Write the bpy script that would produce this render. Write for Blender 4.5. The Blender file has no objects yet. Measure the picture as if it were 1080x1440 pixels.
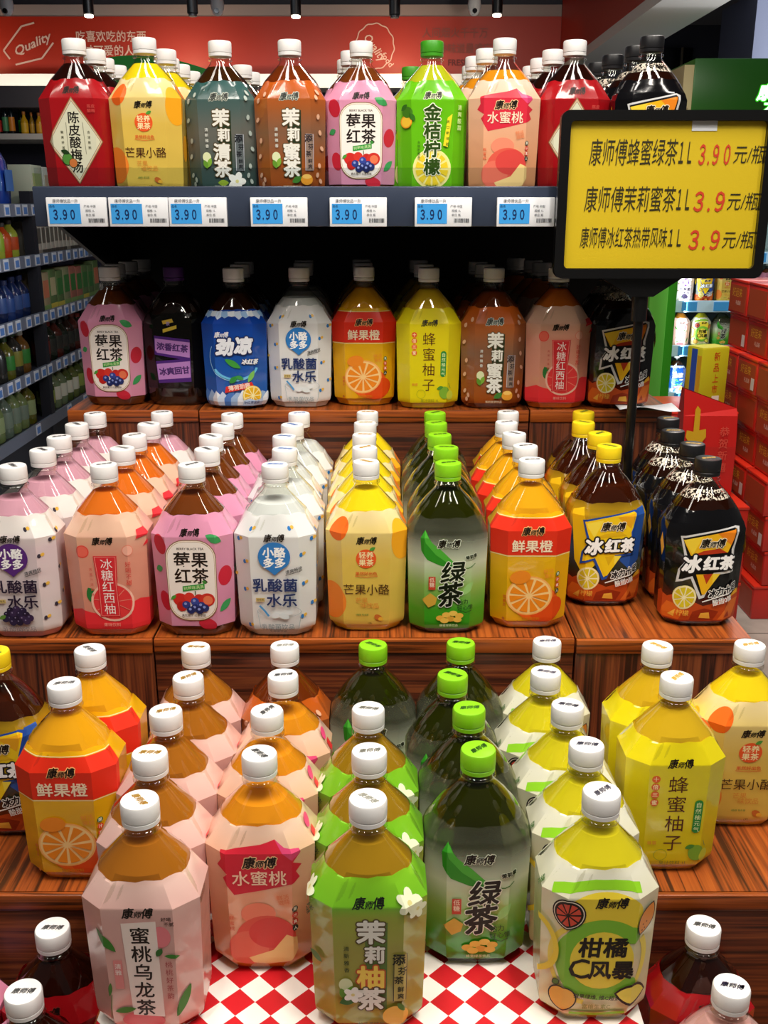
import bpy, bmesh, math, random
import numpy as np
from mathutils import Vector, Matrix
random.seed(7)
S = bpy.context.scene
C = S.collection
rad = math.radians

# ---------------------------------------------------------------- camera, world, lights, exposure
CAMZ = 1.45
F = 1385.0
PITCH = rad(17.36)
cd = bpy.data.cameras.new('camera'); cam = bpy.data.objects.new('camera', cd); C.objects.link(cam)
cam.location = (0, 0, CAMZ); cam.rotation_euler = (rad(90) - PITCH, 0, 0)
cd.sensor_fit = 'VERTICAL'; cd.sensor_height = 36.0; cd.sensor_width = 27.0
cd.lens = 36.0 * F / 1440.0; cd.clip_start = 0.02; cd.clip_end = 60
S.camera = cam
S.view_settings.view_transform = 'Standard'; S.view_settings.look = 'None'
S.view_settings.exposure = 0.10; S.view_settings.gamma = 1.0; S.view_settings.use_curve_mapping = False
S.cycles.transparent_max_bounces = 32
S.cycles.max_bounces = 8
S.cycles.diffuse_bounces = 4; S.cycles.glossy_bounces = 4
S.cycles.caustics_reflective = False; S.cycles.caustics_refractive = False
S.cycles.sample_clamp_indirect = 4.0
S.cycles.use_denoising = True
W = bpy.data.worlds.new('store_ambient'); S.world = W; W.use_nodes = True
W.node_tree.nodes['Background'].inputs['Color'].default_value = (1.0, 0.93, 0.85, 1)
W.node_tree.nodes['Background'].inputs['Strength'].default_value = 0.055

def area(name, loc, target, sx, sy, power, color=(1, .93, .84), spread=180):
    l = bpy.data.lights.new(name, 'AREA'); l.shape = 'RECTANGLE'; l.size = sx; l.size_y = sy
    l.energy = power; l.color = color; l.spread = rad(spread)
    o = bpy.data.objects.new(name, l); C.objects.link(o); o.location = loc
    o.rotation_euler = (Vector(target) - Vector(loc)).to_track_quat('-Z', 'Y').to_euler()
    return o
def spot(name, loc, target, power, color=(1, .93, .84), size=60, blend=.6, r=.03):
    l = bpy.data.lights.new(name, 'SPOT'); l.energy = power; l.color = color
    l.spot_size = rad(size); l.spot_blend = blend; l.shadow_soft_size = r
    o = bpy.data.objects.new(name, l); C.objects.link(o); o.location = loc
    o.rotation_euler = (Vector(target) - Vector(loc)).to_track_quat('-Z', 'Y').to_euler()
    return o
# the track lamps of the shop ceiling over and before the display
for _x, _p in ((-1.05, 8), (-.36, 17), (.36, 21), (1.05, 18)):
    area('ceiling_panel_light', (_x, .42, 2.80), (_x*.85, .62, .9), .17, 1.5, _p)
spot('track_spot_light', (-.25, .45, 2.80), (-.15, 1.2, .95), 20, size=46)
spot('track_spot_light', (.40, .40, 2.80), (.15, 1.15, .95), 34, size=46)
spot('track_spot_light', (.75, .75, 2.80), (.28, .85, .85), 22, size=40)
spot('track_spot_light', (.25, -.45, 2.60), (.02, 1.5, 1.25), 9, size=26, blend=.8)
area('aisle_ceiling_light', (-1.2, 5.2, 2.85), (-1.4, 5.6, 0), .3, 2.4, 14, (.85, .92, 1))
area('aisle_ceiling_light', (1.0, 2.9, 2.85), (1.3, 3.6, .4), .3, 1.4, 60, (1, .95, .88))
area('low_ceiling_fill', (3.3, 5.2, 1.9), (1.9, 6.5, 2.7), .3, .6, 110, (.9, .93, 1))  # unseen fill added out of frame to brighten the low ceiling and column

# ---------------------------------------------------------------- helpers
def lin(h):
    h = h.lstrip('#'); r = []
    for i in (0, 2, 4):
        c = int(h[i:i+2], 16) / 255
        r.append(c / 12.92 if c <= .04045 else ((c + .055) / 1.055) ** 2.4)
    return (*r, 1)
_m = {}
def nt_new(name):
    m = bpy.data.materials.new(name); m.use_nodes = True
    n = m.node_tree.nodes; b = n['Principled BSDF']
    return m, m.node_tree, n, m.node_tree.links, b
def mat(hexc, rough=.5, metal=0, spec=.5, coat=0, emit=0, name=None, bump=0):
    k = ('p', hexc, rough, metal, spec, coat, emit, bump)
    if k in _m: return _m[k]
    m, t, n, l, b = nt_new(name or 'paint_' + hexc.strip('#'))
    b.inputs['Base Color'].default_value = lin(hexc); b.inputs['Roughness'].default_value = rough
    b.inputs['Metallic'].default_value = metal; b.inputs['Specular IOR Level'].default_value = spec
    b.inputs['Coat Weight'].default_value = coat; b.inputs['Coat Roughness'].default_value = .08
    if emit:
        b.inputs['Emission Color'].default_value = lin(hexc); b.inputs['Emission Strength'].default_value = emit
    if bump:
        no = n.new('ShaderNodeTexNoise'); no.inputs['Scale'].default_value = 60; bp = n.new('ShaderNodeBump')
        bp.inputs['Strength'].default_value = bump; bp.inputs['Distance'].default_value = .002
        l.new(no.outputs['Fac'], bp.inputs['Height']); l.new(bp.outputs['Normal'], b.inputs['Normal'])
    _m[k] = m; return m
def clear_plastic(hexc='#ffffff', name='clear_plastic', gloss=1.0, tint=1.0):
    k = ('c', hexc, gloss)
    if k in _m: return _m[k]
    m, t, n, l, b = nt_new(name); n.remove(b); out = n['Material Output']
    tr = n.new('ShaderNodeBsdfTransparent'); tr.inputs['Color'].default_value = lin(hexc)
    gl = n.new('ShaderNodeBsdfGlossy'); gl.inputs['Roughness'].default_value = .05
    lw = n.new('ShaderNodeFresnel'); lw.inputs['IOR'].default_value = 1.5
    mu = n.new('ShaderNodeMath'); mu.operation = 'MULTIPLY'; mu.inputs[1].default_value = gloss
    mx = n.new('ShaderNodeMixShader')
    ge = n.new('ShaderNodeNewGeometry'); ib = n.new('ShaderNodeMath'); ib.operation = 'SUBTRACT'; ib.inputs[0].default_value = 1
    m2 = n.new('ShaderNodeMath'); m2.operation = 'MULTIPLY'
    l.new(ge.outputs['Backfacing'], ib.inputs[1]); l.new(lw.outputs[0], m2.inputs[0]); l.new(ib.outputs[0], m2.inputs[1])
    l.new(m2.outputs[0], mu.inputs[0]); l.new(mu.outputs[0], mx.inputs[0]); l.new(tr.outputs[0], mx.inputs[1]); l.new(gl.outputs[0], mx.inputs[2])
    l.new(mx.outputs[0], out.inputs['Surface']); _m[k] = m; return m
def liquid_mat(hexc, clear=.5, thru=None):
    k = ('l', hexc, clear, thru)
    if k in _m: return _m[k]
    m, t, n, l, b = nt_new('drink_' + hexc.strip('#')); n.remove(b); out = n['Material Output']
    tr = n.new('ShaderNodeBsdfTransparent'); tr.inputs['Color'].default_value = lin(thru or hexc)
    di = n.new('ShaderNodeBsdfDiffuse'); di.inputs['Color'].default_value = lin(hexc)
    tl = n.new('ShaderNodeBsdfTranslucent'); tl.inputs['Color'].default_value = lin(hexc)
    a = n.new('ShaderNodeMixShader'); a.inputs[0].default_value = .12
    l.new(di.outputs[0], a.inputs[1]); l.new(tl.outputs[0], a.inputs[2])
    c = n.new('ShaderNodeMixShader'); c.inputs[0].default_value = clear
    l.new(a.outputs[0], c.inputs[1]); l.new(tr.outputs[0], c.inputs[2]); l.new(c.outputs[0], out.inputs['Surface'])
    _m[k] = m; return m
def film_mat(stops, name, clear=0.0, rough=.22, trans=.18):
    """shrink film; stops = print colours, some paled upward as if lit, by height (m) on the sleeve: [(z, hex, clear)]"""
    m, t, n, l, b = nt_new(name); out = n['Material Output']
    if isinstance(stops, str): stops = [(0, stops, clear)]
    col = n.new('ShaderNodeValToRGB'); cl = n.new('ShaderNodeValToRGB')
    tc = n.new('ShaderNodeTexCoord'); sx = n.new('ShaderNodeSeparateXYZ'); mp = n.new('ShaderNodeMath'); mp.operation = 'DIVIDE'; mp.inputs[1].default_value = .2
    l.new(tc.outputs['Object'], sx.inputs[0]); l.new(sx.outputs[2], mp.inputs[0]); l.new(mp.outputs[0], col.inputs[0]); l.new(mp.outputs[0], cl.inputs[0])
    for ramp, which in ((col, 0), (cl, 1)):
        e = ramp.color_ramp.elements
        while len(e) > 1: e.remove(e[-1])
        for i, (z, h, c_) in enumerate(stops):
            el = e[0] if i == 0 else e.new(min(1, z / .2))
            el.position = min(1, z / .2); el.color = lin(h) if which == 0 else (c_, c_, c_, 1)
    b.inputs['Roughness'].default_value = rough; b.inputs['Coat Weight'].default_value = .8; b.inputs['Coat Roughness'].default_value = .04
    l.new(col.outputs[0], b.inputs['Base Color'])
    no = n.new('ShaderNodeTexNoise'); no.inputs['Scale'].default_value = 38; no.inputs['Detail'].default_value = 1.5
    bp = n.new('ShaderNodeBump'); bp.inputs['Strength'].default_value = .22; bp.inputs['Distance'].default_value = .004
    l.new(tc.outputs['Object'], no.inputs['Vector']); l.new(no.outputs['Fac'], bp.inputs['Height'])
    l.new(bp.outputs['Normal'], b.inputs['Normal']); l.new(bp.outputs['Normal'], b.inputs['Coat Normal'])
    tl = n.new('ShaderNodeBsdfTranslucent'); l.new(col.outputs[0], tl.inputs['Color'])
    a = n.new('ShaderNodeMixShader'); a.inputs[0].default_value = trans
    l.new(b.outputs[0], a.inputs[1]); l.new(tl.outputs[0], a.inputs[2])
    tr = n.new('ShaderNodeBsdfTransparent'); l.new(col.outputs[0], tr.inputs['Color'])
    c = n.new('ShaderNodeMixShader'); l.new(cl.outputs[0], c.inputs[0]); l.new(a.outputs[0], c.inputs[1]); l.new(tr.outputs[0], c.inputs[2])
    l.new(c.outputs[0], out.inputs['Surface'])
    return m
def ink(h): return mat(h, .38, 0, .3, 0, name='ink_' + h.strip('#'))
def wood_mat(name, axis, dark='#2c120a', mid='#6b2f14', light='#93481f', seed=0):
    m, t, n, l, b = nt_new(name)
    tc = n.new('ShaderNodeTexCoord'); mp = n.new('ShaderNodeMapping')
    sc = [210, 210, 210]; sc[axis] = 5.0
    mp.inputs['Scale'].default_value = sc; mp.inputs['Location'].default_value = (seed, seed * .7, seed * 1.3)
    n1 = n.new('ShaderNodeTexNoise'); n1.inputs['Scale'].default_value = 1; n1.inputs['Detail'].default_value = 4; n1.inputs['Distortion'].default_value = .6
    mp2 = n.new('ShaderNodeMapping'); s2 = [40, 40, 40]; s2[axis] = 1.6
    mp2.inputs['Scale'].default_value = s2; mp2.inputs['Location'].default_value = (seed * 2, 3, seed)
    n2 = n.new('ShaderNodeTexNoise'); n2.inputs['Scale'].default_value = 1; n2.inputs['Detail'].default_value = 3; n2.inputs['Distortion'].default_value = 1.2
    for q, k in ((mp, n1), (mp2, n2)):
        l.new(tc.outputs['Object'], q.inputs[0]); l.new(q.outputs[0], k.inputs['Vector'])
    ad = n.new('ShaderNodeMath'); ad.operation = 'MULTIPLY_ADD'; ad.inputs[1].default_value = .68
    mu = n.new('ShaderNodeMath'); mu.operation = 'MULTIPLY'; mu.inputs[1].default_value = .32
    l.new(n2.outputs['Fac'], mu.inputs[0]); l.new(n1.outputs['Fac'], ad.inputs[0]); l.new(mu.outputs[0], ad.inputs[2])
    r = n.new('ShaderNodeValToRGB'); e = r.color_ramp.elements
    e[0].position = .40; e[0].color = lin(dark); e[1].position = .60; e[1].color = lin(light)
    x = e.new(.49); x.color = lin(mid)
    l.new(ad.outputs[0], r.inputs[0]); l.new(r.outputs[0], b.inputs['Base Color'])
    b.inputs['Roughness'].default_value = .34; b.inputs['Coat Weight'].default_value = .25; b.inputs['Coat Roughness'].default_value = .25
    return m

def link(name, me, m=None, parent=None):
    o = bpy.data.objects.new(name, me); C.objects.link(o)
    if m is not None:
        for k in (m if isinstance(m, (list, tuple)) else [m]): me.materials.append(k)
    if parent: o.parent = parent
    return o
def tag(o, label, cat, group=None):
    o['label'] = label; o['category'] = cat
    if group: o['group'] = group
    return o
def structure(o): o['kind'] = 'structure'; return o
def empty(name, loc, label, cat, group=None, rz=0):
    o = bpy.data.objects.new(name, None); C.objects.link(o); o.location = loc; o.rotation_euler = (0, 0, rz); o.empty_display_size = .02
    return tag(o, label, cat, group)
def sharp(bm, ang=.5):
    for f in bm.faces: f.smooth = True
    for e in bm.edges:
        if len(e.link_faces) == 2: e.smooth = e.calc_face_angle(9) < ang
def to_mesh(bm, name, smooth=None):
    bmesh.ops.recalc_face_normals(bm, faces=bm.faces)
    if smooth: sharp(bm, smooth)
    me = bpy.data.meshes.new(name); bm.to_mesh(me); bm.free(); return me
def add_box(bm, x0, x1, y0, y1, z0, z1, mi=0, bev=0):
    v = [bm.verts.new(p) for p in ((x0,y0,z0),(x1,y0,z0),(x1,y1,z0),(x0,y1,z0),(x0,y0,z1),(x1,y0,z1),(x1,y1,z1),(x0,y1,z1))]
    fs = [bm.faces.new([v[i] for i in q]) for q in ((0,3,2,1),(4,5,6,7),(0,1,5,4),(1,2,6,5),(2,3,7,6),(3,0,4,7))]
    for f in fs: f.material_index = mi
    if bev:
        es = list({e for f in fs for e in f.edges})
        r = bmesh.ops.bevel(bm, geom=es, offset=bev, segments=2, affect='EDGES', profile=.5)
        for f in r['faces']: f.material_index = mi
def box(name, x0, x1, y0, y1, z0, z1, m, parent=None, bev=0):
    bm = bmesh.new(); add_box(bm, x0, x1, y0, y1, z0, z1, 0, bev)
    return link(name, to_mesh(bm, name, .6 if bev else None), m, parent)
def add_lathe(bm, prof, n=32, c=(0, 0, 0), mi=0, cap=True):
    rings = []
    for r, z in prof:
        rings.append([bm.verts.new((c[0] + r*math.cos(2*math.pi*i/n), c[1] + r*math.sin(2*math.pi*i/n), c[2] + z)) for i in range(n)])
    for a, b in zip(rings, rings[1:]):
        for i in range(n):
            bm.faces.new((a[i], a[(i+1) % n], b[(i+1) % n], b[i])).material_index = mi
    if cap:
        bm.faces.new(rings[0][::-1]).material_index = mi; bm.faces.new(rings[-1]).material_index = mi
def lathe(name, prof, m, parent=None, n=32, c=(0, 0, 0)):
    bm = bmesh.new(); add_lathe(bm, prof, n, c); return link(name, to_mesh(bm, name, .6), m, parent)

# ---- text and flat art as 2-D bmeshes (x, z in metres, later laid on a surface)
_fc = {}
def text_mesh(s, bold=0.0, shear=0.0, sp=1.0):
    k = (s, shear, sp)
    if k in _fc: return _fc[k]
    cu = bpy.data.curves.new('lettering', 'FONT'); cu.body = s; cu.size = 1; cu.shear = shear
    cu.space_character = sp; cu.resolution_u = 2; cu.align_x = 'CENTER'
    o = bpy.data.objects.new('lettering', cu); C.objects.link(o)
    bpy.context.view_layer.update()
    dg = bpy.context.evaluated_depsgraph_get()
    me = bpy.data.meshes.new_from_object(o.evaluated_get(dg))
    co = np.array([v.co[:] for v in me.vertices]).reshape(-1, 3)
    fs = [tuple(p.vertices) for p in me.polygons]
    bpy.data.objects.remove(o); bpy.data.curves.remove(cu); bpy.data.meshes.remove(me)
    co = co[:, :2].copy()
    co[:, 1] -= .38 if any(ord(ch) > 0x2e80 for ch in s) else .34
    _fc[k] = (co, fs); return _fc[k]
def poly2(pts):
    return np.array(pts, float), [tuple(range(len(pts)))]
def ell(x, z, rx, rz=None, rot=0, n=28, a0=0, a1=360):
    rz = rz or rx; full = abs(a1 - a0) >= 360
    a = np.radians(np.linspace(a0, a1, n, endpoint=not full)); c, s = math.cos(rad(rot)), math.sin(rad(rot))
    px, pz = rx*np.cos(a), rz*np.sin(a)
    return np.stack([x + px*c - pz*s, z + px*s + pz*c], 1)
def band(outer, inner):
    n = len(outer); return np.concatenate([outer, inner]), outer, inner, n
def ring2(x, z, r0, r1, a0=0, a1=360, rot=0, n=36, k=1.0):
    full = abs(a1 - a0) >= 360
    o = ell(x, z, r1, r1*k, rot, n, a0, a1); i = ell(x, z, r0, r0*k, rot, n, a0, a1)
    fs = [(j, (j+1) % n, n + (j+1) % n, n + j) for j in range(n if full else n - 1)]
    return np.concatenate([o, i]), fs
def rrect(x0, z0, x1, z1, r, n=7):
    pts = []
    for cx, cz, a in ((x1-r, z1-r, 0), (x0+r, z1-r, 90), (x0+r, z0+r, 180), (x1-r, z0+r, 270)):
        for i in range(n):
            t = rad(a + 90*i/(n-1)); pts.append((cx + r*math.cos(t), cz + r*math.sin(t)))
    return pts
def leaf(x, z, L, w, rot):
    t = np.linspace(0, 1, 9); c, s = math.cos(rad(rot)), math.sin(rad(rot))
    up = [(L*(q-.5), w*math.sin(math.pi*q)**.8*.5) for q in t]; dn = [(L*(q-.5), -w*math.sin(math.pi*q)**.8*.5) for q in t[::-1][1:-1]]
    return [(x + a*c - b*s, z + a*s + b*c) for a, b in up + dn]
def stroke(pts, w):
    pts = np.array(pts, float); d = np.gradient(pts, axis=0); nrm = np.stack([-d[:, 1], d[:, 0]], 1); nrm /= np.linalg.norm(nrm, axis=1)[:, None] + 1e-9
    a = pts + nrm*w/2; b = pts - nrm*w/2; n = len(pts)
    return np.concatenate([a, b]), [(j, j+1, n+j+1, n+j) for j in range(n-1)]
def T(s, x, z, h, col, bold=.012, shear=0, rot=0, sx=1.0, sp=1.0, line=None, lw=.05, vert=False, step=1.0):
    """lettering: h = em height in mm; vert stacks the characters downwards from z; line = outline colour"""
    out = []
    items = [(ch, x, z - i*h*step) for i, ch in enumerate(s)] if vert else [(s, x, z)]
    for c, b in (((line, bold + lw),) if line else ()) + ((col, bold),):
        for ch, px, pz in items:
            co, fs = text_mesh(ch, 0, shear, sp); aa = rad(rot)
            for dx, dz in shifts(b):
                q = (co + np.array([dx, dz]))*h*np.array([sx, 1.0])
                q = np.stack([q[:, 0]*math.cos(aa) - q[:, 1]*math.sin(aa) + px, q[:, 0]*math.sin(aa) + q[:, 1]*math.cos(aa) + pz], 1)
                out.append((q, fs, c, True))
    return out
def shifts(b):
    """offsets (in ems) of the overprints that make a stroke heavier"""
    if b <= .006: return [(0, 0)]
    if b < .03: return [(-b, 0), (b, 0), (0, b), (0, -b)]
    n = 8 if b < .075 else 12
    return [(b*math.cos(2*math.pi*i/n), b*math.sin(2*math.pi*i/n)) for i in range(n)] + ([(b*.5, 0), (-b*.5, 0)] if b > .06 else [])
def P(pts, col): q, f = poly2(pts); return [(q, f, col, False)]
def G(qf, col): return [(qf[0], qf[1], col, False)]
def LOGO(z, h=7.6, x=0, col='#1a120c', line=None):
    """brand signature: three slanted brush characters, the middle one small"""
    out = []
    for c, b in (((line, .10),) if line else ()) + ((col, .026),):
        for ch, dx, dz, k, r in (('康', -.88, .04, 1.16, 4), ('师', .0, -.10, .78, 0), ('傅', .84, .05, 1.14, 3)):
            out += T(ch, x + dx*h, z + dz*h, h*k, c, bold=b, shear=.28, rot=r, sx=.92)
    return out
def lay(ops, surf, sgrid, zgrid, slots, unit=.001, base=.00040, step=.00004):
    """lay printed art on surf(s, z, off); returns vert list, face list with slots"""
    V, Fa = [], []
    layer = 0.0; lastc = None
    for q, fs, col, istext in ops:
        layer += .15 if (istext and lastc == col) else 1
        lastc = col if istext else None
        bm = bmesh.new(); vs = [bm.verts.new((a[0], a[1], 0)) for a in q]
        for f in fs:
            try: bm.faces.new([vs[i] for i in f])
            except ValueError: pass
        bmesh.ops.triangulate(bm, faces=bm.faces[:])
        x0, z0 = q.min(0); x1, z1 = q.max(0)
        for ax, grid, lo, hi in ((0, sgrid, x0, x1), (1, zgrid, z0, z1)):
            g = [k for k in grid if lo + .2 < k < hi - .2]
            if not istext:
                g += list(np.arange(math.floor(lo/4)*4, hi, 4.0))
            for k in g:
                no = (1, 0, 0) if ax == 0 else (0, 1, 0); pc = (k, 0, 0) if ax == 0 else (0, k, 0)
                bmesh.ops.bisect_plane(bm, geom=bm.verts[:] + bm.edges[:] + bm.faces[:], dist=1e-5, plane_co=pc, plane_no=no)
        bmesh.ops.triangulate(bm, faces=[f for f in bm.faces if len(f.verts) > 4])
        bm.verts.index_update(); n0 = len(V)
        off = base + step*layer
        for v in bm.verts: V.append(surf(v.co.x, v.co.y, off))
        for f in bm.faces: 
            idx = [n0 + v.index for v in f.verts]
            Fa.append((idx, col, f.normal.z))
        bm.free()
    return V, Fa

# ---------------------------------------------------------------- the one-litre bottle
HB = .1977
REFW, REFD = 46.4, 34.6
def oct_points():
    """knots round the reference section: (s, x/hw, y/hd) from front centre to the right, front is -Y"""
    fx, fy = .60*REFW, .55*REFD
    half = [(0, -REFD), (fx/3, -REFD), (2*fx/3, -REFD), (fx, -REFD)]
    for k in (1/3, 2/3, 1): half.append((fx + (REFW-fx)*k, -REFD + (REFD-fy)*k))
    half += [(REFW, -fy/2), (REFW, 0)]
    right = half; back = [(x, -y) for x, y in half[::-1][1:]]
    pts = right + back
    left = [(-x, y) for x, y in pts[::-1][1:-1]]
    pts = pts + left
    return pts
_op = oct_points()
OCT = np.array(_op); NP = len(OCT)
_seg = np.linalg.norm(np.roll(OCT, -1, 0) - OCT, axis=1)
SK = np.concatenate([[0], np.cumsum(_seg)])          # arc length at the knots, last = perimeter
PER = SK[-1]
UO = OCT / np.array([REFW, REFD])
_an = np.arctan2(UO[:, 1], UO[:, 0]); UE = np.stack([np.cos(_an), np.sin(_an)], 1)
SHAPE_A = [(0, 36, 26.8, .3), (1.5, 39, 29.4, .2), (11, 43.2, 32.2, 0), (16, 43.8, 32.7, 0), (70, 45.2, 33.8, 0), (122, 46.4, 34.6, 0),
           (147, 34, 29, 1), (168, 14.6, 14.6, 1), (172, 13.2, 13.2, 1), (181, 13, 13, 1)]
SHAPE_B = [(0, 36, 26.8, .4), (1.5, 39, 29.4, .3), (9, 43.2, 32.2, .12), (16, 44, 32.8, .1), (70, 45.2, 33.8, .1), (118, 46.4, 34.6, .12), (126, 45.4, 34.2, .45),
           (136, 41, 32.2, .85), (147, 34, 29, 1), (158, 25, 23, 1), (166, 17.2, 16.8, 1), (171, 13.5, 13.5, 1), (181, 13, 13, 1)]
def section(shape, z):
    zs = [r[0] for r in shape]
    a = np.array([np.interp(z, zs, [r[k] for r in shape]) for k in (1, 2, 3)])
    return a
def ring_pts(shape, z, off=0.0):
    zs = [r[0] for r in shape]; z = min(max(z, zs[0]), zs[-1] - 1e-6)
    k = min(int(np.searchsorted(zs, z, 'right') - 1), len(zs)-2); w = (z - zs[k])/(zs[k+1]-zs[k])
    pr = []
    for q in (k, k+1):
        _, hw, hd, b = shape[q]
        pr.append(((1-b)*UO + b*UE)*np.array([hw, hd]))
    p = pr[0]*(1-w) + pr[1]*w
    return p + p/np.linalg.norm(p, axis=1)[:, None]*off
def surf_fn(shape, swap=False):
    def f(s, z, off):
        zs = [r[0] for r in shape]; z = min(max(z, zs[0]), zs[-1] - 1e-6)
        s = s % PER; j = min(int(np.searchsorted(SK, s, 'right') - 1), NP - 1); t = (s - SK[j])/(SK[j+1]-SK[j])
        k = min(int(np.searchsorted(zs, z, 'right') - 1), len(zs)-2)
        r0 = _rc(shape, zs[k]); r1 = _rc(shape, zs[k+1]); w = (z - zs[k])/(zs[k+1]-zs[k])
        p = (r0[j]*(1-t) + r0[(j+1) % NP]*t)*(1-w) + (r1[j]*(1-t) + r1[(j+1) % NP]*t)*w
        q = p/np.linalg.norm(p)*off*1000
        x, y = (p + q)
        return (x*.001, y*.001, z*.001)
    return f
_rcc = {}
def _rc(shape, z):
    k = (id(shape), z)
    if k not in _rcc: _rcc[k] = ring_pts(shape, z)
    return _rcc[k]
def loft(shape, zlist, off, cap0=False, cap1=False, tilt=None):
    bm = bmesh.new(); R = []
    for z in zlist:
        R.append([bm.verts.new((x*.001, y*.001, (z + (tilt(i) if tilt and z == zlist[-1] else 0))*.001)) for i, (x, y) in enumerate(ring_pts(shape, z, off))])
    for a, b in zip(R, R[1:]):
        for i in range(NP): bm.faces.new((a[i], a[(i+1) % NP], b[(i+1) % NP], b[i]))
    if cap0: bm.faces.new(R[0][::-1])
    if cap1: bm.faces.new(R[-1])
    return bm
def zl(shape, a, b): return [a] + [r[0] for r in shape if a + .5 < r[0] < b - .5] + [b]
SGRID = [s for s in list(SK) + list(SK - PER)]
SFACET = [-k for k in (SK[3], SK[6])] + [SK[3], SK[6]]

def cap_mesh(scribble):
    """ribbed screw cap with tamper ring and a printed scribble on top; slot 0 plastic, 1 print"""
    bm = bmesh.new(); n = 96
    prof = [(14.5, 182.9), (15.0, 183.2), (15.2, 183.6), (15.2, 195.6), (14.4, 197.2), (13.2, 197.7)]
    rings = []
    for k, (r, z) in enumerate(prof):
        rib = .22 if k in (2, 3) else 0
        rings.append([bm.verts.new(((r - rib*(i % 2))*.001*math.cos(2*math.pi*i/n), (r - rib*(i % 2))*.001*math.sin(2*math.pi*i/n), z*.001)) for i in range(n)])
    for a, b in zip(rings, rings[1:]):
        for i in range(n): bm.faces.new((a[i], a[(i+1) % n], b[(i+1) % n], b[i]))
    bm.faces.new(rings[-1]); bm.faces.new(rings[0][::-1])
    bmesh.ops.recalc_face_normals(bm, faces=bm.faces); sharp(bm, .7)
    if scribble:
        for q, fs, c, _ in T('康师傅', 0, 0, 6.4, '#333333', bold=.035, shear=.3, sx=.95):
            vs = [bm.verts.new((a[0]*.001, a[1]*.001, .19785)) for a in q]
            for f in fs:
                try: bm.faces.new([vs[i] for i in f]).material_index = 1
                except ValueError: pass
    me = bpy.data.meshes.new('cap'); bm.to_mesh(me); bm.free(); return me
_capc = {}
def get_cap(hexc, inkc):
    k = (hexc, inkc)
    if k not in _capc:
        me = cap_mesh(True); me.materials.append(mat(hexc, .38, 0, .5, 0, name='cap_plastic')); me.materials.append(ink(inkc)); 
        bm = bmesh.new(); add_lathe(bm, [(.0143, .1781), (.0149, .1785), (.0150, .1821), (.0146, .1825)], 48)
        rg = to_mesh(bm, 'tamper_ring', .6); rg.materials.append(mat(hexc, .38, 0, .5, 0, name='cap_plastic')); _capc[k] = (me, rg)
    return _capc[k]
def neck_mesh(shape):
    bm = loft(shape, [r[0] for r in shape], 0, True, False)
    add_lathe(bm, [(.0136, .1725), (.0156, .1733), (.0156, .1752), (.0136, .176)], 40, cap=False)
    sharp(bm, .35); me = bpy.data.meshes.new('bottle_shell'); bm.to_mesh(me); bm.free(); return me
def foam_mat():
    m, t, n, l, bb = nt_new('foam_bubbles'); out = n['Material Output']
    tc = n.new('ShaderNodeTexCoord'); vo = n.new('ShaderNodeTexVoronoi'); vo.inputs['Scale'].default_value = 420; no = n.new('ShaderNodeTexNoise'); no.inputs['Scale'].default_value = 160
    ad = n.new('ShaderNodeMath'); ad.operation = 'MULTIPLY'; r = n.new('ShaderNodeValToRGB'); r.color_ramp.elements[0].position = .22; r.color_ramp.elements[1].position = .30
    l.new(tc.outputs['Object'], vo.inputs['Vector']); l.new(tc.outputs['Object'], no.inputs['Vector']); l.new(vo.outputs['Distance'], ad.inputs[0]); l.new(no.outputs['Fac'], ad.inputs[1]); l.new(ad.outputs[0], r.inputs[0])
    bb.inputs['Base Color'].default_value = lin('#e8dcd0'); bb.inputs['Roughness'].default_value = .2
    tr = n.new('ShaderNodeBsdfTransparent'); mx = n.new('ShaderNodeMixShader'); l.new(r.outputs[0], mx.inputs[0]); l.new(tr.outputs[0], mx.inputs[1]); l.new(bb.outputs[0], mx.inputs[2]); l.new(mx.outputs[0], out.inputs['Surface'])
    return m
SHELL = clear_plastic('#f6f6f2', 'pet_shell', 2.0)
_shell = {}
def build_kind(K):
    shape = SHAPE_B if K.get('shape') == 'B' else SHAPE_A
    sid = K.get('shape', 'A')
    if sid not in _shell:
        me = neck_mesh(shape); me.materials.append(SHELL); _shell[sid] = me
    fill = K.get('fill', 165)
    bm = loft(shape, zl(shape, 1.2, fill), -.9, True, True)
    lq = to_mesh(bm, 'drink', .35); lq.materials.append(liquid_mat(*K['drink']))
    z0, z1 = K.get('span', (9, 146))
    zs = sorted(set(zl(shape, z0, z1)) | set(np.arange(118, z1 - 1, 2.5)))
    wob = (lambda i: 1.1*math.sin(i*1.7) + .8*math.sin(i*.6)) if K.get('wavy', True) else None
    bm = loft(shape, zs, .32, False, False, wob)
    bmesh.ops.recalc_face_normals(bm, faces=bm.faces); sharp(bm, .36)
    mats = [K['film']]; slot = {}
    V, Fa = lay(K['art'], surf_fn(shape), SGRID, [r[0] for r in shape] + list(np.arange(118, 150, 2.5)), slot)
    vs = [bm.verts.new(v) for v in V]
    for idx, col, nz in Fa:
        if col not in slot: slot[col] = len(mats); mats.append(ink(col))
        try:
            f = bm.faces.new([vs[i] for i in (idx if nz >= 0 else idx[::-1])]); f.material_index = slot[col]
        except ValueError: pass
    lb = bpy.data.meshes.new('label'); bm.to_mesh(lb); bm.free()
    for m in mats: lb.materials.append(m)
    K['foam'] = None
    if K.get('foamy'):
        bm = loft(shape, zl(shape, fill + .5, 164), -.5); fm = to_mesh(bm, 'foam', .5); fm.materials.append(foam_mat()); K['foam'] = fm
    K['meshes'] = (_shell[sid], lq, lb, get_cap(K.get('cap', '#f0efee'), K.get('capink', '#4a4a4a')))

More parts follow.
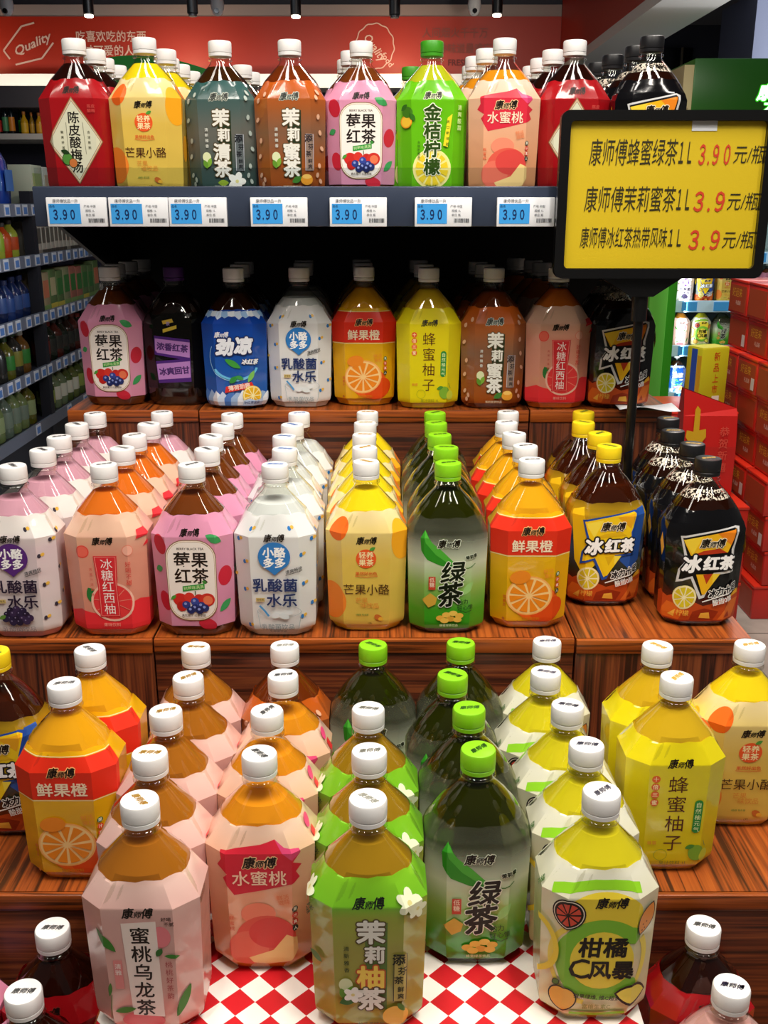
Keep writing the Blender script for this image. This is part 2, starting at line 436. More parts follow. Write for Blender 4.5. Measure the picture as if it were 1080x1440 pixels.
def dots(pts, c1, c2):
    out = []
    for s, z in pts: out += P(ell(s-2.2, z-.3, 2.3, 2.6, n=12), c1) + P(ell(s+1.8, z+.9, 2.5, 2.0, 20, n=12), c2)
    return out
def lactic_art(main, dark, second):
    a = dots([(-27, 131), (22, 132), (-42, 118), (33, 101), (-34, 92), (36, 66), (-36, 58), (34, 26), (-31, 15), (47, 118), (48, 40), (-52, 74), (56, 84), (60, 126), (62, 52), (-60, 122), (-60, 40)], main if main[1] != '5' else '#3a3340', '#e8b84a')
    drop = [tuple(p) for p in ell(0, 99, 17.5, n=40, a0=-40, a1=220)] + [(-6, 82.5), (0, 77), (6, 82.5)]
    a += LOGO(121, 8)
    a += P(drop, main) + T('小酪', 0, 104.5, 12.5, '#ffffff', .035) + T('多多', 0, 92, 12.5, '#ffffff', .035)
    a += T('清爽畅快', 21, 83, 5, '#33373a', .01, rot=17, shear=.2) + G(stroke([(12, 77), (31, 83)], .6), '#33373a')
    a += T('乳酸菌', 0, 65, 17, dark, .022) + T('水乐', 7, 46.5, 17.5, dark, .022)
    a += P([(-22, 45), (-12, 45), (-12, 49.5), (-22, 49.5)], '#d8c07a') + T('活性乳', -17, 47.2, 3, '#5a4522', .01)
    return a
def glass_art():
    c = '#aebfc4'
    return G(ring2(4, 33, 24.4, 25, k=.3), c) + G(stroke([(-21, 33), (-18, 12)], .6), c) + G(stroke([(29, 33), (26, 12)], .6), c) + \
        P(ell(0, 28, 5, 3.4, 20), '#e3e9ea') + P(ell(9, 27, 6, 3.6, -15), '#dde5e6') + P(ell(15, 31, 4, 2.2, 0), '#e7ecec') + \
        G(stroke([(-18, 40), (-12, 33), (-8, 27)], 2.2), '#4c9bd2') + T('乳酸菌饮品', 2, 13.5, 8, '#8fa0a6', .0, sx=.95) + T('乳酸菌饮品', 2, 8.2, 4, '#8a989c')
def grape_art():
    a = []
    for i, (x, z) in enumerate([(-8,36),(-1,38),(6,36),(-12,31),(-5,32),(2,32),(9,31),(13,27),(-9,26),(-2,26),(5,26),(-14,26),(1,22),(9,23),(-6,22)]):
        a += P(ell(x, z, 4.2, n=14), ['#241a33', '#3a2a4c', '#2c2140'][i % 3]) + P(ell(x-1.3, z+1.5, .8, n=8), '#8d82a6')
    return a + P(leaf(-17, 28, 9, 5, 30), '#5f8a3a') + T('乳酸菌饮品', 0, 13, 8, '#9a9298', 0, sx=.95)
def citrus_wheel(x, z, r, rim, pith, flesh, segs=10, seg_w=.8, k=1.0, rot=0):
    a = P(ell(x, z, r, r*k, rot), rim) + P(ell(x, z, r*.93, r*.93*k, rot), pith)
    for i in range(segs):
        t0, t1 = 360/segs*i + 4, 360/segs*(i+1) - 4
        q = np.concatenate([ell(x, z, r*.12, r*.12*k, rot, 2, (t0+t1)/2-1, (t0+t1)/2+1), ell(x, z, r*.84, r*.84*k, rot, 7, t0, t1)])
        q = np.concatenate([q[:1], q[2:]])
        a += P(q, flesh)
    return a
def seal(x, z, r, col, ch, c2='#fff6e0', h=None):
    return P(ell(x, z, r, n=18), col) + T(ch, x, z, h or r*1.4, c2, .01)

KIND = {}
KIND['mango'] = dict(name='mango_drink_bottle', look='yellow mango cheese drink bottle', cat='drink bottle', drink=('#ffe01e', .02), capink='#b08a2a', fill=166,
    film=film_mat([(0, '#f3d25a', 0), (.09, '#f2cd5c', 0), (.125, '#f6dd8c', 0), (.15, '#fbe9b4', 0)], 'mango_film'),  # paler upper stops put the brightly lit tilted facets into the film colour
    art=P(ell(-34, 126, 12.5, 13.5), '#ef6a1e') + P(ell(45, 112, 16, 24), '#f5a91e') + P(ell(-45, 38, 21, 23), '#f0862c') + P(ell(70, 60, 14, 17), '#f5a91e') + P(ell(72, 132, 12, 9), '#ef7a1e')
    + P(ell(-70, 112, 12, 14), '#f5a91e') + LOGO(113, 8.2)
    + P(ell(0, 91.5, 11.5), '#ea5a24') + T('轻养', 0, 96, 8.6, '#fbe8b0', .02) + T('果茶', 0, 87, 8.6, '#fbe8b0', .02) + P(leaf(7, 103.5, 8, 4, 30), '#4f9a3a')
    + T('果然好出色', 0, 73.5, 5, '#e2622a', .012) + G(stroke([(-13, 70.5), (0, 69), (13, 70.5)], .6), '#e2622a')
    + T('芒果小酪', 0, 54, 14, '#4a2412', .0, sx=.97) + T('芒果', -5.5, 40.5, 7.4, '#e59a3c', -.005) + T('味饮品', 4, 34, 7.4, '#e59a3c', -.005)
    + T('0脂肪 轻负担', -5, 22.5, 2.6, '#6b8a3a') + P(ell(14, 19, 5, 3.4, -30), '#c4692a') + P(ell(17, 17, 3, 2.4), '#e8b23a') + T('1升', 4, 11.5, 3.6, '#8a6a1a'))
KIND['lactic'] = dict(name='lactic_drink_bottle', look='white lactic drink bottle', cat='drink bottle', drink=('#e9eef0', .10), capink='#3f6fb4', fill=156,
    film=film_mat('#f4f5f3', 'white_film', 0), art=lactic_art('#2f7cc6', '#1d3266', '#e8b84a') + glass_art())
KIND['lactic_grape'] = dict(name='grape_lactic_drink_bottle', look='pink grape lactic drink bottle', cat='drink bottle', drink=('#e9aec6', .10), capink='#4a4a4a', fill=161,
    film=film_mat([(0, '#f3eeea', 0), (.11, '#efdbe0', 0), (.13, '#f6f0ea', 0)], 'grape_film'), art=lactic_art('#5a2b7c', '#2a1c34', '#e8b84a') + grape_art())
KIND['lactic_grape2'] = dict(KIND['lactic_grape'])
def flesh_berry(x, z, rx, rz, rot=0, c='#c8283c'): return P(ell(x, z, rx, rz, rot), c)
KIND['berry'] = dict(name='berry_tea_bottle', look='pink berry black tea bottle', cat='drink bottle', drink=('#84441a', .3, '#b8682a'), capink='#5a5a5a', fill=164, span=(14, 146),
    film=film_mat('#ee9fc0', 'pink_film'),
    art=flesh_berry(-37, 112, 9.5, 12, 25) + flesh_berry(40, 74, 9, 12, -10) + flesh_berry(-35, 44, 9, 12, 20) + flesh_berry(16, 16.5, 11, 7, -15) + flesh_berry(62, 110, 9, 10) + flesh_berry(66, 40, 9, 12) + flesh_berry(-62, 80, 9, 11)
    + P(leaf(27, 120, 20, 10, -25), '#3f9a58') + P(leaf(39, 38, 20, 9, 42), '#3f9a58') + P(leaf(-41, 82, 12, 8, 20), '#3f9a58') + P(leaf(58, 78, 14, 8, 60), '#3f9a58')
    + LOGO(127, 8.2)
    + P(rrect(-28.5, 21, 28.5, 119, 22), '#8a6a3c') + P(rrect(-27.6, 22, 27.6, 118, 21.2), '#f3e6d6') + P(rrect(-26.4, 23.2, 26.4, 116.8, 20), '#a8864e') + P(rrect(-26, 23.6, 26, 116.4, 19.7), '#f4ece4')
    + T('BERRY BLACK TEA', 0, 108.5, 3.6, '#3a2a22', .02) + T('莓果', 0, 95.5, 19.5, '#1f1512', .018) + T('红茶', 0, 76, 19.5, '#1f1512', .018) + P(leaf(14, 68.5, 6, 4, -30), '#3f8a3a')
    + P([(-11, 57), (14, 60.5), (14, 67), (-11, 63.5)], '#2f9a3c') + T('树莓味满满', 1.5, 62, 4.6, '#d8f0b0', .0, rot=7) + G(stroke([(3, 58), (3, 53)], 1), '#3a5a2a')
    + P(ell(-14, 47, 9, 8, -20), '#cf2c26') + P(ell(-4, 50, 6, 6), '#d8382c') + P(ell(7, 49, 5.5, 5), '#c62a24') + P(ell(16, 47, 9, 8, 15), '#d03228') + P(ell(17, 46.5, 5.5, 5.5), '#e87a52') + P(ell(-13, 39, 6, 6), '#b8241e')
    + P(leaf(-22, 50, 8, 4, 40), '#4f9a3a')
    + sum([P(ell(x, z, 4.7, n=16), c) + P(ell(x-.8, z+1.2, 1.7, n=8), '#8a9ad8') for x, z, c in ((-8, 41, '#2c3c86'), (2, 45, '#34479a'), (2, 37, '#232f6e'), (-3, 34.5, '#1f2a62'), (9, 40, '#2c3c86'), (13, 37, '#26336f'), (7, 34.5, '#1c2558'))], [])
    + T('真实果汁 红茶萃取', 0, 28, 3.3, '#4a3a30'))
KIND['grapefruit'] = dict(name='grapefruit_drink_bottle', look='salmon grapefruit drink bottle', cat='drink bottle', drink=('#f07a22', .08, '#f08a30'), capink='#6a6a6a', fill=168,
    film=film_mat([(0, '#f5a48c', 0), (.1, '#f4a88e', 0), (.13, '#f9cdb0', 0)], 'salmon_film'),
    art=P([(-70, 9.5), (70, 9.5), (70, 40), (55, 44), (40, 46), (30, 43), (10, 33), (-5, 28), (-20, 31), (-32, 35), (-50, 30), (-70, 34)], '#e8333a')
    + P(ell(-23, 105, 7.5), '#ea4a3e') + P(ell(-23, 105, 6.2), '#ef6a58') + P(ell(28, 106, 6.5), '#f0866e') + P(ell(28, 106, 5.8), '#f6b6a0') + LOGO(117, 8.2)
    + P(leaf(-15, 51, 24, 15, 118), '#2f7a3a') + P(ell(7, 44, 25.5, 24), '#f7c4ae') + P(ell(7, 44, 22.8, 21.4), '#e83e40') + sum([G(stroke([(7, 44), (7 + 22*math.cos(rad(t)), 44 + 20*math.sin(rad(t)))], .8), '#f08a78') for t in range(10, 370, 40)], [])
    + P([(-11, 100), (15, 100), (13.5, 65), (15, 26), (-9, 26), (-8.5, 65)], '#dc3038') + G(stroke([(-10, 98.6), (13.4, 98.6), (12, 65), (13.4, 27.4), (-7.6, 27.4), (-7, 65), (-9.5, 98.6)], .5), '#f6a898')
    + T('冰糖红西柚', 3, 90.5, 14, '#fff4ee', .0, vert=True, step=.98)
    + T('好喝不甜', 27, 90, 7, '#e0483e', -.01, vert=True, step=1.05) + T('真果汁清爽味', -15, 84, 3.6, '#d8564a', 0, vert=True, step=1.7)
    + P([(38, 118), (58, 122), (54, 130), (42, 128)], '#dc3038') + P([(46, 108), (56, 112), (52, 116)], '#dc3038') + T('果味饮料', 4, 16, 5, '#f6b0a0', 0))
KIND['orange'] = dict(name='orange_drink_bottle', look='yellow and red fresh orange drink bottle', cat='drink bottle', drink=('#fbb31c', .1, '#f8b830'), capink='#5a5a5a', fill=168, span=(11, 141),
    film=film_mat('#f7bd14', 'orange_film'),
    art=P([(s, 136) for s in (-62, -30, 0, 30, 62)] + [(s, 93) for s in (62, 30, 0, -30, -62)], '#e0301a') + G(stroke([(s, 92) for s in (-62, -30, 0, 30, 62)], 1), '#f8e0a0') + G(stroke([(s, 137) for s in (-62, -30, 0, 30, 62)], .8), '#f8e0a0')
    + LOGO(121.5, 9, line='#f3b070') + T('鲜果橙', 0, 104, 15.5, '#f9e2c2', .02)
    + P(ell(8, 34, 29, 23, -12), '#e8621a') + P(ell(22, 26, 22, 15, 20), '#dc4a14')
    + citrus_wheel(-1, 43, 27.5, '#f6b060', '#f9cf8a', '#ee8a1c', 11, k=.88, rot=10)
    + P(ell(-12, 66, 12, 8, 10), '#ee8a24') + T('鲜活', 20, 74, 6, '#f1952c', 0, rot=8) + T('果粒', 21, 68, 6, '#f1952c', 0, rot=8)
    + seal(32, 70, 3, '#2f6a3a', '果') + seal(32, 63, 3, '#e0481c', '汁') + seal(32, 56, 3, '#e0481c', '真') + seal(32, 49, 3, '#23302a', '人')
    + T('甜蜜多', -30, 42, 4.4, '#e0581c', .01, vert=True, step=1.15) + T('鲜果橙饮料', 2, 14.5, 4.2, '#d8861a') + P(ell(-31, 14, 2, n=12), '#c8742a')
    + T('营养成分表', 60, 84, 3.6, '#5a2a10', vert=True, step=1.3))
KIND['pomelo'] = dict(name='honey_pomelo_drink_bottle', look='bright yellow honey pomelo drink bottle', cat='drink bottle', drink=('#e6bc24', .1, '#dcb42c'), capink='#c09a3a', fill=168, span=(9, 143),
    film=film_mat('#f2e21a', 'lemon_film'),
    art=LOGO(123, 8.4) + T('蜂蜜柚子', 0, 101, 19.5, '#5a2c10', -.004, vert=True, step=1.12)
    + seal(-21, 107, 3.9, '#e8652a', '十', '#fdf0c0') + seal(-21, 98.5, 3.9, '#e8652a', '倍', '#fdf0c0') + seal(-21, 90, 3.9, '#e8652a', '三', '#fdf0c0') + seal(-21, 81.5, 3.9, '#e8652a', '蜜', '#fdf0c0')
    + P(rrect(17, 47, 25, 84, 3.9), '#2f8a3a') + T('自然柚元气', 21, 78.5, 6, '#f0f8c0', .0, vert=True, step=1.15)
    + P(ell(24, 24, 8, 9), '#7aa832') + P(ell(33, 20, 6, 7), '#c6cf3c') + P(leaf(17, 31, 10, 5, 20), '#4a8a32') + G(stroke([(30, 38), (34, 30)], .8), '#6a8a2a') + G(ring2(-11, 22, 6, 6.5), '#9aa81e')
    + T('蜂蜜', -20, 36, 4.5, '#e09a2a') + T('果汁饮料 1L', 2, 12.5, 5.2, '#8a901c', 0))
def vein(): return []
KIND['green'] = dict(name='green_tea_bottle', look='lime capped green tea bottle', cat='drink bottle', shape='B', drink=('#3c4206', .62, '#6a7218'), cap='#86cf1a', capink='#2c5a1a', fill=166, span=(7, 140), wavy=True,
    film=film_mat([(0, '#35a01c', .05), (.03, '#4cb828', .05), (.06, '#a4d468', .08), (.088, '#e2eccc', .12), (.105, '#dfe6cc', .5), (.122, '#e6ead0', .93), (.14, '#eeeedd', .96)], 'green_tea_film'),
    art=P([(-29, 127), (-33, 117), (-32, 103), (-24, 92), (-8, 85), (8, 82), (20, 80), (8, 88), (-6, 102), (-18, 112), (-26, 124)], '#2f8f24') + P([(-29, 127), (-26, 112), (-14, 98), (0, 88), (20, 80), (8, 88), (-6, 102), (-18, 112)], '#4fb03a')
    + G(stroke([(10, 82), (24, 82), (33, 87)], 1), '#3d7a2a') + P(leaf(24, 57, 22, 8, 52), '#9ccf7a')
    + LOGO(111, 9, line='#e8eedc') + T('茉莉香', 27, 96, 5, '#1a2a12', .04, rot=14, line='#e8eedc', lw=.1)
    + T('绿', 4, 77, 28, '#0c1408', .026, shear=.2, rot=4, line='#eef2e0', lw=.03) + T('茶', 1, 50, 30, '#0c1408', .03, shear=.2, rot=10, line='#eef2e0', lw=.03)
    + P([(-22, 72), (-14, 72), (-14, 56), (-22, 56)], '#c8442c') + T('低糖', -18, 68, 6, '#f4d8c0', vert=True)
    + P([(-30, 44), (-20, 52), (-12, 46), (-14, 38), (-22, 34)], '#d4a63c')
    + T('活力', 18, 41, 6.5, '#1f4a1a', .01, rot=6) + T('好心情', 21, 34, 6.5, '#1f4a1a', .01, rot=8) + G(stroke([(14, 30), (22, 27.5), (29, 31)], .8), '#1f4a1a')
    + sum([P(ell(x, z, 5, 3.4, n=12), c) for x, z, c in ((-8, 21, '#e8b040'), (-1, 25, '#f0c050'), (7, 27, '#f0c858'), (14, 24, '#e8b848'), (4, 20, '#e0a43a'), (12, 19, '#eaba4c'), (-3, 18, '#eec050'))], [])
    + T('蜂蜜绿茶饮品', 2, 12, 3.6, '#cfe8b0'))
KIND['green2'] = dict(KIND['green'])
def shard(c): return c
def icetea_art(edge, tri, lemon, bg2):
    a = []
    a += P([(-70, 7.5), (70, 7.5), (70, 42), (58, 48), (44, 40), (30, 38), (12, 30), (0, 27), (-16, 34), (-30, 44), (-46, 36), (-58, 42), (-70, 36)], '#b8481a')
    a += sum([P(q, c) for q, c in ((((-60, 10), (-30, 9), (-20, 26), (-46, 30)), '#d86a22'), (((-16, 9), (14, 9), (20, 20), (2, 24), (-12, 20)), '#8f2c10'), (((20, 9), (44, 10), (52, 34), (34, 32)), '#d8702a'), (((34, 36), (50, 40), (48, 46), (40, 42)), '#e8b02c'), (((-4, 12), (10, 11), (8, 19), (-2, 18)), '#e0a83c'), (((-44, 14), (-36, 12), (-34, 22)), '#eab648'), (((28, 12), (38, 12), (34, 20)), '#a83a14'))], [])
    a += citrus_wheel(-24, 38, 15, '#f2e6a0', '#f4ecc0', '#d8c424', 9)
    a += P([(-34, 113), (30, 126), (38, 124), (30, 98), (33, 70), (10, 66), (0, 38), (-6, 36), (-18, 62), (-36, 56), (-34, 72), (-26, 84)], edge)
    a += P([(-31, 111), (29, 124), (33, 121.5), (26, 98), (29, 72), (8, 69), (-1, 42), (-4, 40), (-16, 65), (-32.5, 60), (-31, 72), (-23, 86)], bg2)
    a += P([(-30, 109), (31, 122), (22, 94), (-20, 90)], tri[0]) + P([(-30, 109), (-8, 113.5), (-18, 91)], tri[1]) + P([(8, 117), (31, 122), (25, 103)], tri[2]) + P([(-6, 96), (12, 99), (21, 94), (-19, 90)], tri[3]) + P([(-12, 67), (16, 68), (0, 42), (-3, 42)], tri[0]) + P([(-4, 67), (7, 68), (1, 55)], tri[3]) + P([(7, 68), (16, 68), (8, 56)], tri[1])
    a += LOGO(105, 10, x=3, line='#f2e6c8')
    a += T('冰', -19.5, 80, 22, '#ffffff', .05, shear=.18, rot=4, line='#15151a', lw=.09) + T('红茶', 12.5, 81.5, 18, '#ffffff', .05, shear=.1, rot=3, line='#15151a', lw=.09)
    a += T('冰力十足', 21, 47, 10, '#15151a', .045, shear=.3, rot=16, line='#f2f2ee', lw=.09, sx=.9) + G(stroke([(-2, 33), (34, 45)], 1.4), '#f2f2ee')
    a += T('酸甜0糖', 22, 34.5, 8.4, '#f2f2ee', .02, rot=16, sx=.85)
    a += T('柠檬', -24, 19, 8, '#e8b848', .0, rot=-4) + P([(52, 96), (60, 112), (66, 100), (58, 84)], tri[0]) + P([(-52, 96), (-60, 112), (-66, 100), (-58, 84)], tri[0])
    return a
KIND['black'] = dict(name='black_iced_tea_bottle', look='black label iced tea bottle', cat='drink bottle', shape='B', drink=('#2a0f06', .3, '#6a2a10'), cap='#17171a', capink='#b08a3a', fill=153, foamy=True, span=(6, 143),
    film=film_mat([(0, '#7a2208', .1), (.03, '#5a1a08', .05), (.05, '#0d0d10', 0), (.15, '#0d0d10', 0)], 'black_film', rough=.14), art=icetea_art('#d8d8d8', ('#eeb71c', '#f4d23a', '#e8841c', '#b8381a'), 1, '#0d0d10'))
KIND['icetea'] = dict(name='lemon_iced_tea_bottle', look='yellow capped lemon iced tea bottle', cat='drink bottle', shape='B', drink=('#4a1c08', .45, '#8a3a14'), cap='#f0d21a', capink='#4a6a2a', fill=152, span=(6, 134),
    film=film_mat([(0, '#8a3208', .2), (.03, '#6a2208', .1), (.05, '#3a4030', .15), (.075, '#3a4a68', .05), (.09, '#27364e', .1), (.12, '#c8a01c', .0), (.14, '#8a6a1a', .4)], 'lemon_tea_film', rough=.16),
    art=P([(-50, 124), (-36, 128), (-12, 60), (-30, 40), (-44, 60)], '#e8c21c') + P([(50, 128), (36, 126), (14, 62), (30, 48), (44, 60)], '#2a56a8') + icetea_art('#1f4aa0', ('#f2cc1c', '#f6de4a', '#e8a81c', '#e0b41a'), 1, '#f0c81c'))
KIND['oolong'] = dict(name='peach_oolong_tea_bottle', look='pale pink peach oolong tea bottle', cat='drink bottle', drink=('#bd7420', .2, '#c88430'), capink='#b8923a', fill=165, span=(8, 143),
    film=film_mat([(0, '#f0b8ac', 0), (.11, '#ecb6ae', 0), (.14, '#f6cfc4', 0)], 'blush_film'),
    art=LOGO(118, 8.6) + P(ell(-2, 14, 18, 9), '#e06a70') + P(ell(17, 96, 8, 10), '#e88088')
    + P([(-13, 109), (14, 111), (16, 18), (-10, 20)], '#f3e2da') + T('蜜桃乌龙茶', 1, 97.5, 16.5, '#20140f', .015, vert=True, step=1.06)
    + T('桃桃好茶韵', 22, 70, 6.2, '#b8484a', 0, vert=True, step=1.25) + T('好喝', 22, 113, 4, '#4a2a20') + T('不腻', 24, 108.5, 4, '#4a2a20')
    + P([(-22, 74), (-15, 74), (-15, 46), (-22, 46)], '#e08a88') + T('清雅', -18.5, 68, 5.4, '#fbe4de', vert=True, step=1.1)
    + P(leaf(-27, 92, 26, 7.5, -50), '#3d7f2c') + P(leaf(33, 32, 30, 9, 62), '#3d7f2c') + P(leaf(-16, 25, 18, 6, 10), '#3d7f2c') + G(stroke([(-31, 8), (-28, 22), (-26, 40)], .7), '#4a7a30') + P(leaf(-27, 45, 14, 3.5, 80), '#4a7a30')
    + P(leaf(15, 82, 9, 5, 60), '#2f6a2a') + P(leaf(25, 78, 13, 4, -6), '#3d7f2c') + T('蜜桃茶', 60, 120, 6, '#7a4a3a'))
KIND['peach'] = dict(name='peach_drink_bottle', look='peach coloured white-peach drink bottle', cat='drink bottle', drink=('#f09a1e', .1, '#f0a830'), capink='#5a5a5a', fill=158, span=(9, 145),
    film=film_mat([(0, '#f4b078', .1), (.06, '#f6b488', 0), (.12, '#f8c6a4', 0), (.15, '#fadcc8', 0)], 'peach_film'),
    art=P([(-34, 124), (-20, 127), (2, 130), (16, 134), (23, 127), (36, 124), (37, 120), (29, 113), (38, 108), (32, 103), (36, 96), (30, 92), (4, 86), (-22, 81), (-32, 97), (-27, 102), (-38, 108), (-33, 115)], '#d42a3e') + P([(16, 134), (23, 127), (36, 124), (37, 120), (28, 115), (20, 122)], '#e24a7c')
    + LOGO(113, 10, line='#f6cf9c') + T('水蜜桃', 0, 98, 15.5, '#fbdcc0', .012)
    + P(ell(-2, 62, 15, 11), '#ee8a6c') + P(ell(4, 36, 27, 24, 10), '#dd5a48') + P(ell(-12, 26, 18, 18), '#e4705a') + P(ell(9, 42, 20, 16), '#d84640') + P([(-12, 16), (10, 24), (22, 40), (32, 36), (33, 22), (26, 12), (6, 8.5), (-8, 10)], '#f5d28c')
    + seal(30, 66, 3, '#2a3a2c', '果') + seal(30, 59.5, 3, '#d8362c', '汁') + seal(30, 53, 3, '#d8362c', '真') + seal(30, 46.5, 3, '#23302a', '人')
    + T('鲜蜜桃', -25, 58, 4.6, '#d8542c', 0, vert=True, step=1.2) + T('鲜活', 19, 79, 5.4, '#e88a5a', rot=8) + T('滋味', 20, 74, 5.4, '#e88a5a', rot=8)
    + P([(58, 130), (66, 132), (68, 96), (60, 100), (56, 112)], '#d42a2e') + P(ell(62, 138, 7, 4, 30), '#e24a7c') + P([(-58, 128), (-64, 130), (-66, 96), (-60, 100)], '#d42a2e'))
KIND['citrus'] = dict(name='citrus_drink_bottle', look='lime and white citrus drink bottle', cat='drink bottle', drink=('#e6d824', .06, '#d8cc2c'), capink='#4a4a5a', fill=165, span=(8, 145),
    film=film_mat([(0, '#efe6a8', 0), (.1, '#f0ecc0', 0), (.14, '#f7f6e2', 0)], 'citrus_film'),
    art=G(stroke([(-44, 125), (-36, 128), (-24, 131), (-8, 133.5), (10, 133.5), (24, 132), (34, 129)], 8), '#8fd02a')
    + P(ell(2, 106, 32, 22, n=40), '#f0d63c') + G(ring2(0, 62, 40, 44.5, 110, 255), '#f2dc5a') + G(ring2(0, 62, 38, 44, -60, 30), '#f2dc5a')
    + G(ring2(2, 63, 24, 39.5, 48, 318, n=50, k=1.0), '#7fbf34') + P(ell(25.5, 87.5, 8), '#7fbf34') + P(ell(26, 38.5, 8), '#7fbf34') + P(ell(2, 63, 26, 28), '#f3dc46')
    + LOGO(118, 9, x=6) + T('柑橘', 2, 76, 20, '#16140c', .03, shear=.06) + T('C', -16, 55, 27, '#16140c', .012) + T('风暴', 10.5, 54, 19, '#16140c', .03)
    + P(ell(-27, 107, 14), '#221a14') + P(ell(-27, 107, 12.8), '#e7dcc8') + citrus_wheel(-27, 107, 12, '#221a14', '#221a14', '#d8503a', 9)
    + P([(p[0]*1.0, p[1]) for p in leaf(38, 100, 30, 19, 60)], '#221a14') + P(leaf(38, 100, 27.5, 17, 60), '#e8913c') + sum([P(ell(x, z, .8, n=8), '#7a3a14') for x, z in ((34, 96), (36, 92), (38, 97), (33, 91))], [])
    + P(ell(-29, 25, 12.8, 12), '#221a14') + P(ell(-29, 25, 11.6, 10.8), '#ecb24a') + P(leaf(-35, 39, 9, 6, 40), '#221a14') + P(leaf(-35, 39, 7, 4.4, 40), '#4f7a2a')
    + P(leaf(30, 29, 33, 22, -8), '#221a14') + P(ell(30, 29, 12, 9, -10), '#221a14') + P(ell(30, 29, 11, 8, -10), '#f0e05a') + P(leaf(30, 29, 29, 17, -8), '#f0e05a')
    + T('强果绿维, 维C超多', 0, 27.5, 4.6, '#221a14', .02, rot=-5) + T('富维生素C', 0, 18, 5, '#8a8a3a') + G(stroke([(-22, 11), (0, 10), (24, 12)], 3), '#8fd02a')
    + T('柑橘', -58, 124, 6, '#3a6a2a', rot=60) + G(ring2(-64, 70, 26, 31, -70, 70), '#f0d63c'))
def jas(films, chars, drink, mid, top_dark, box_c, flower, name, look, extra, fill=165):
    bar = '#24331f' if mid != 'y' else '#5d7a3a'
    a = LOGO(125, 9, col='#1c211a', line='#c8cfc0' if mid != 'y' else None) + P([(-3, 108), (15, 108), (15, 24), (-1, 24)], bar)
    for i, ch in enumerate(chars):
        sp = (i == 2 and mid == 'y')
        a += T(ch, 2 + (3 if i == 1 else 0), 99 - i*21.5, 23 if i != 1 else 17, '#e8e6dc' if not sp else '#f6d25a', .035, line='#5a4a2c' if not sp else '#c8502c', lw=.05)
    a += T('清新雅香', -17, 84, 4.6, '#d8dad0' if mid != 'y' else '#2a3a1a', vert=True, step=1.5)
    a += P([(20, 78), (31, 78), (31, 32), (20, 32)], box_c[0]) + G(stroke([(20, 78), (31, 78), (31, 32), (20, 32), (20, 78)], .7), box_c[1])
    a += T('添', 24, 73, 11, box_c[2], .03) + T('芬', 27, 62, 8, box_c[2], .02) + T('茶', 24, 53, 8, box_c[2], .02) + T('鲜', 26, 44, 6, box_c[2]) + T('爽', 26, 37, 6, box_c[2])
    a += P(ell(-18, 49, 5.5, 6.5), '#d8e0b0') + P(leaf(-15, 42, 13, 6, 70), '#7aa83a') + P(leaf(-20, 40, 12, 6, 110), '#5f8f2c') + extra
    return dict(name=name, look=look, cat='drink bottle', drink=drink, capink='#8a8a80', fill=fill, span=(8, 145), film=films, art=a)
def flower(x, z, r, c='#f2f2ea'):
    return sum([P(ell(x + r*.6*math.cos(t*1.2566), z + r*.6*math.sin(t*1.2566), r*.55, r*.4, t*72, n=12), c) for t in range(5)], []) + P(ell(x, z, r*.22, n=8), '#e0d890')
specks = lambda c: sum([P(ell(s, z, 3.6, 2.4, s*7 % 180, n=9), c) for s, z in ((-34, 128), (-42, 120), (-37, 20), (-43, 26), (-40, 14), (36, 124), (42, 131), (38, 100), (41, 80), (44, 60), (37, 26), (42, 18), (40, 38), (-44, 96), (-40, 70), (-43, 50))], [])
KIND['jclear'] = jas(film_mat([(0, '#3a5a58', .15), (.03, '#4a625e', .2), (.08, '#8a8a80', .35), (.11, '#5f7672', .2), (.14, '#3a6664', .1)], 'jasmine_film'), '茉莉清茶', ('#4a2a0c', .4, '#7a4a18'), 'd', 1, ('#5c6466', '#c0c6d0', '#1a1a22'), 1,
    'jasmine_tea_bottle', 'grey-green jasmine tea bottle', specks('#a9b6ae') + flower(20, 18, 11) + P(leaf(2, 16, 14, 8, 0), '#8aa832') + T('茉莉清茶饮品', 2, 10.6, 4, '#c8d0c8'))
KIND['jhoney'] = jas(film_mat([(0, '#b8581c', .2), (.04, '#c06a30', .3), (.08, '#b08060', .4), (.11, '#c4703a', .25), (.14, '#d8661c', .1)], 'jasmine_honey_film'), '茉莉蜜茶', ('#8a3c10', .4, '#b85a1c'), 'd', 1, ('#8f7a6c', '#c8c0c8', '#2a2228'), 1,
    'jasmine_honey_tea_bottle', 'orange-brown jasmine honey tea bottle', specks('#d8a888') + P(ell(21, 20, 8, 7), '#e0962c') + P(ell(21, 24, 6, 3), '#f0c060') + P(leaf(8, 20, 14, 8, 30), '#3f7a2c') + T('茉莉蜜茶饮品', 2, 10.6, 4, '#d8c8a8'), 165)
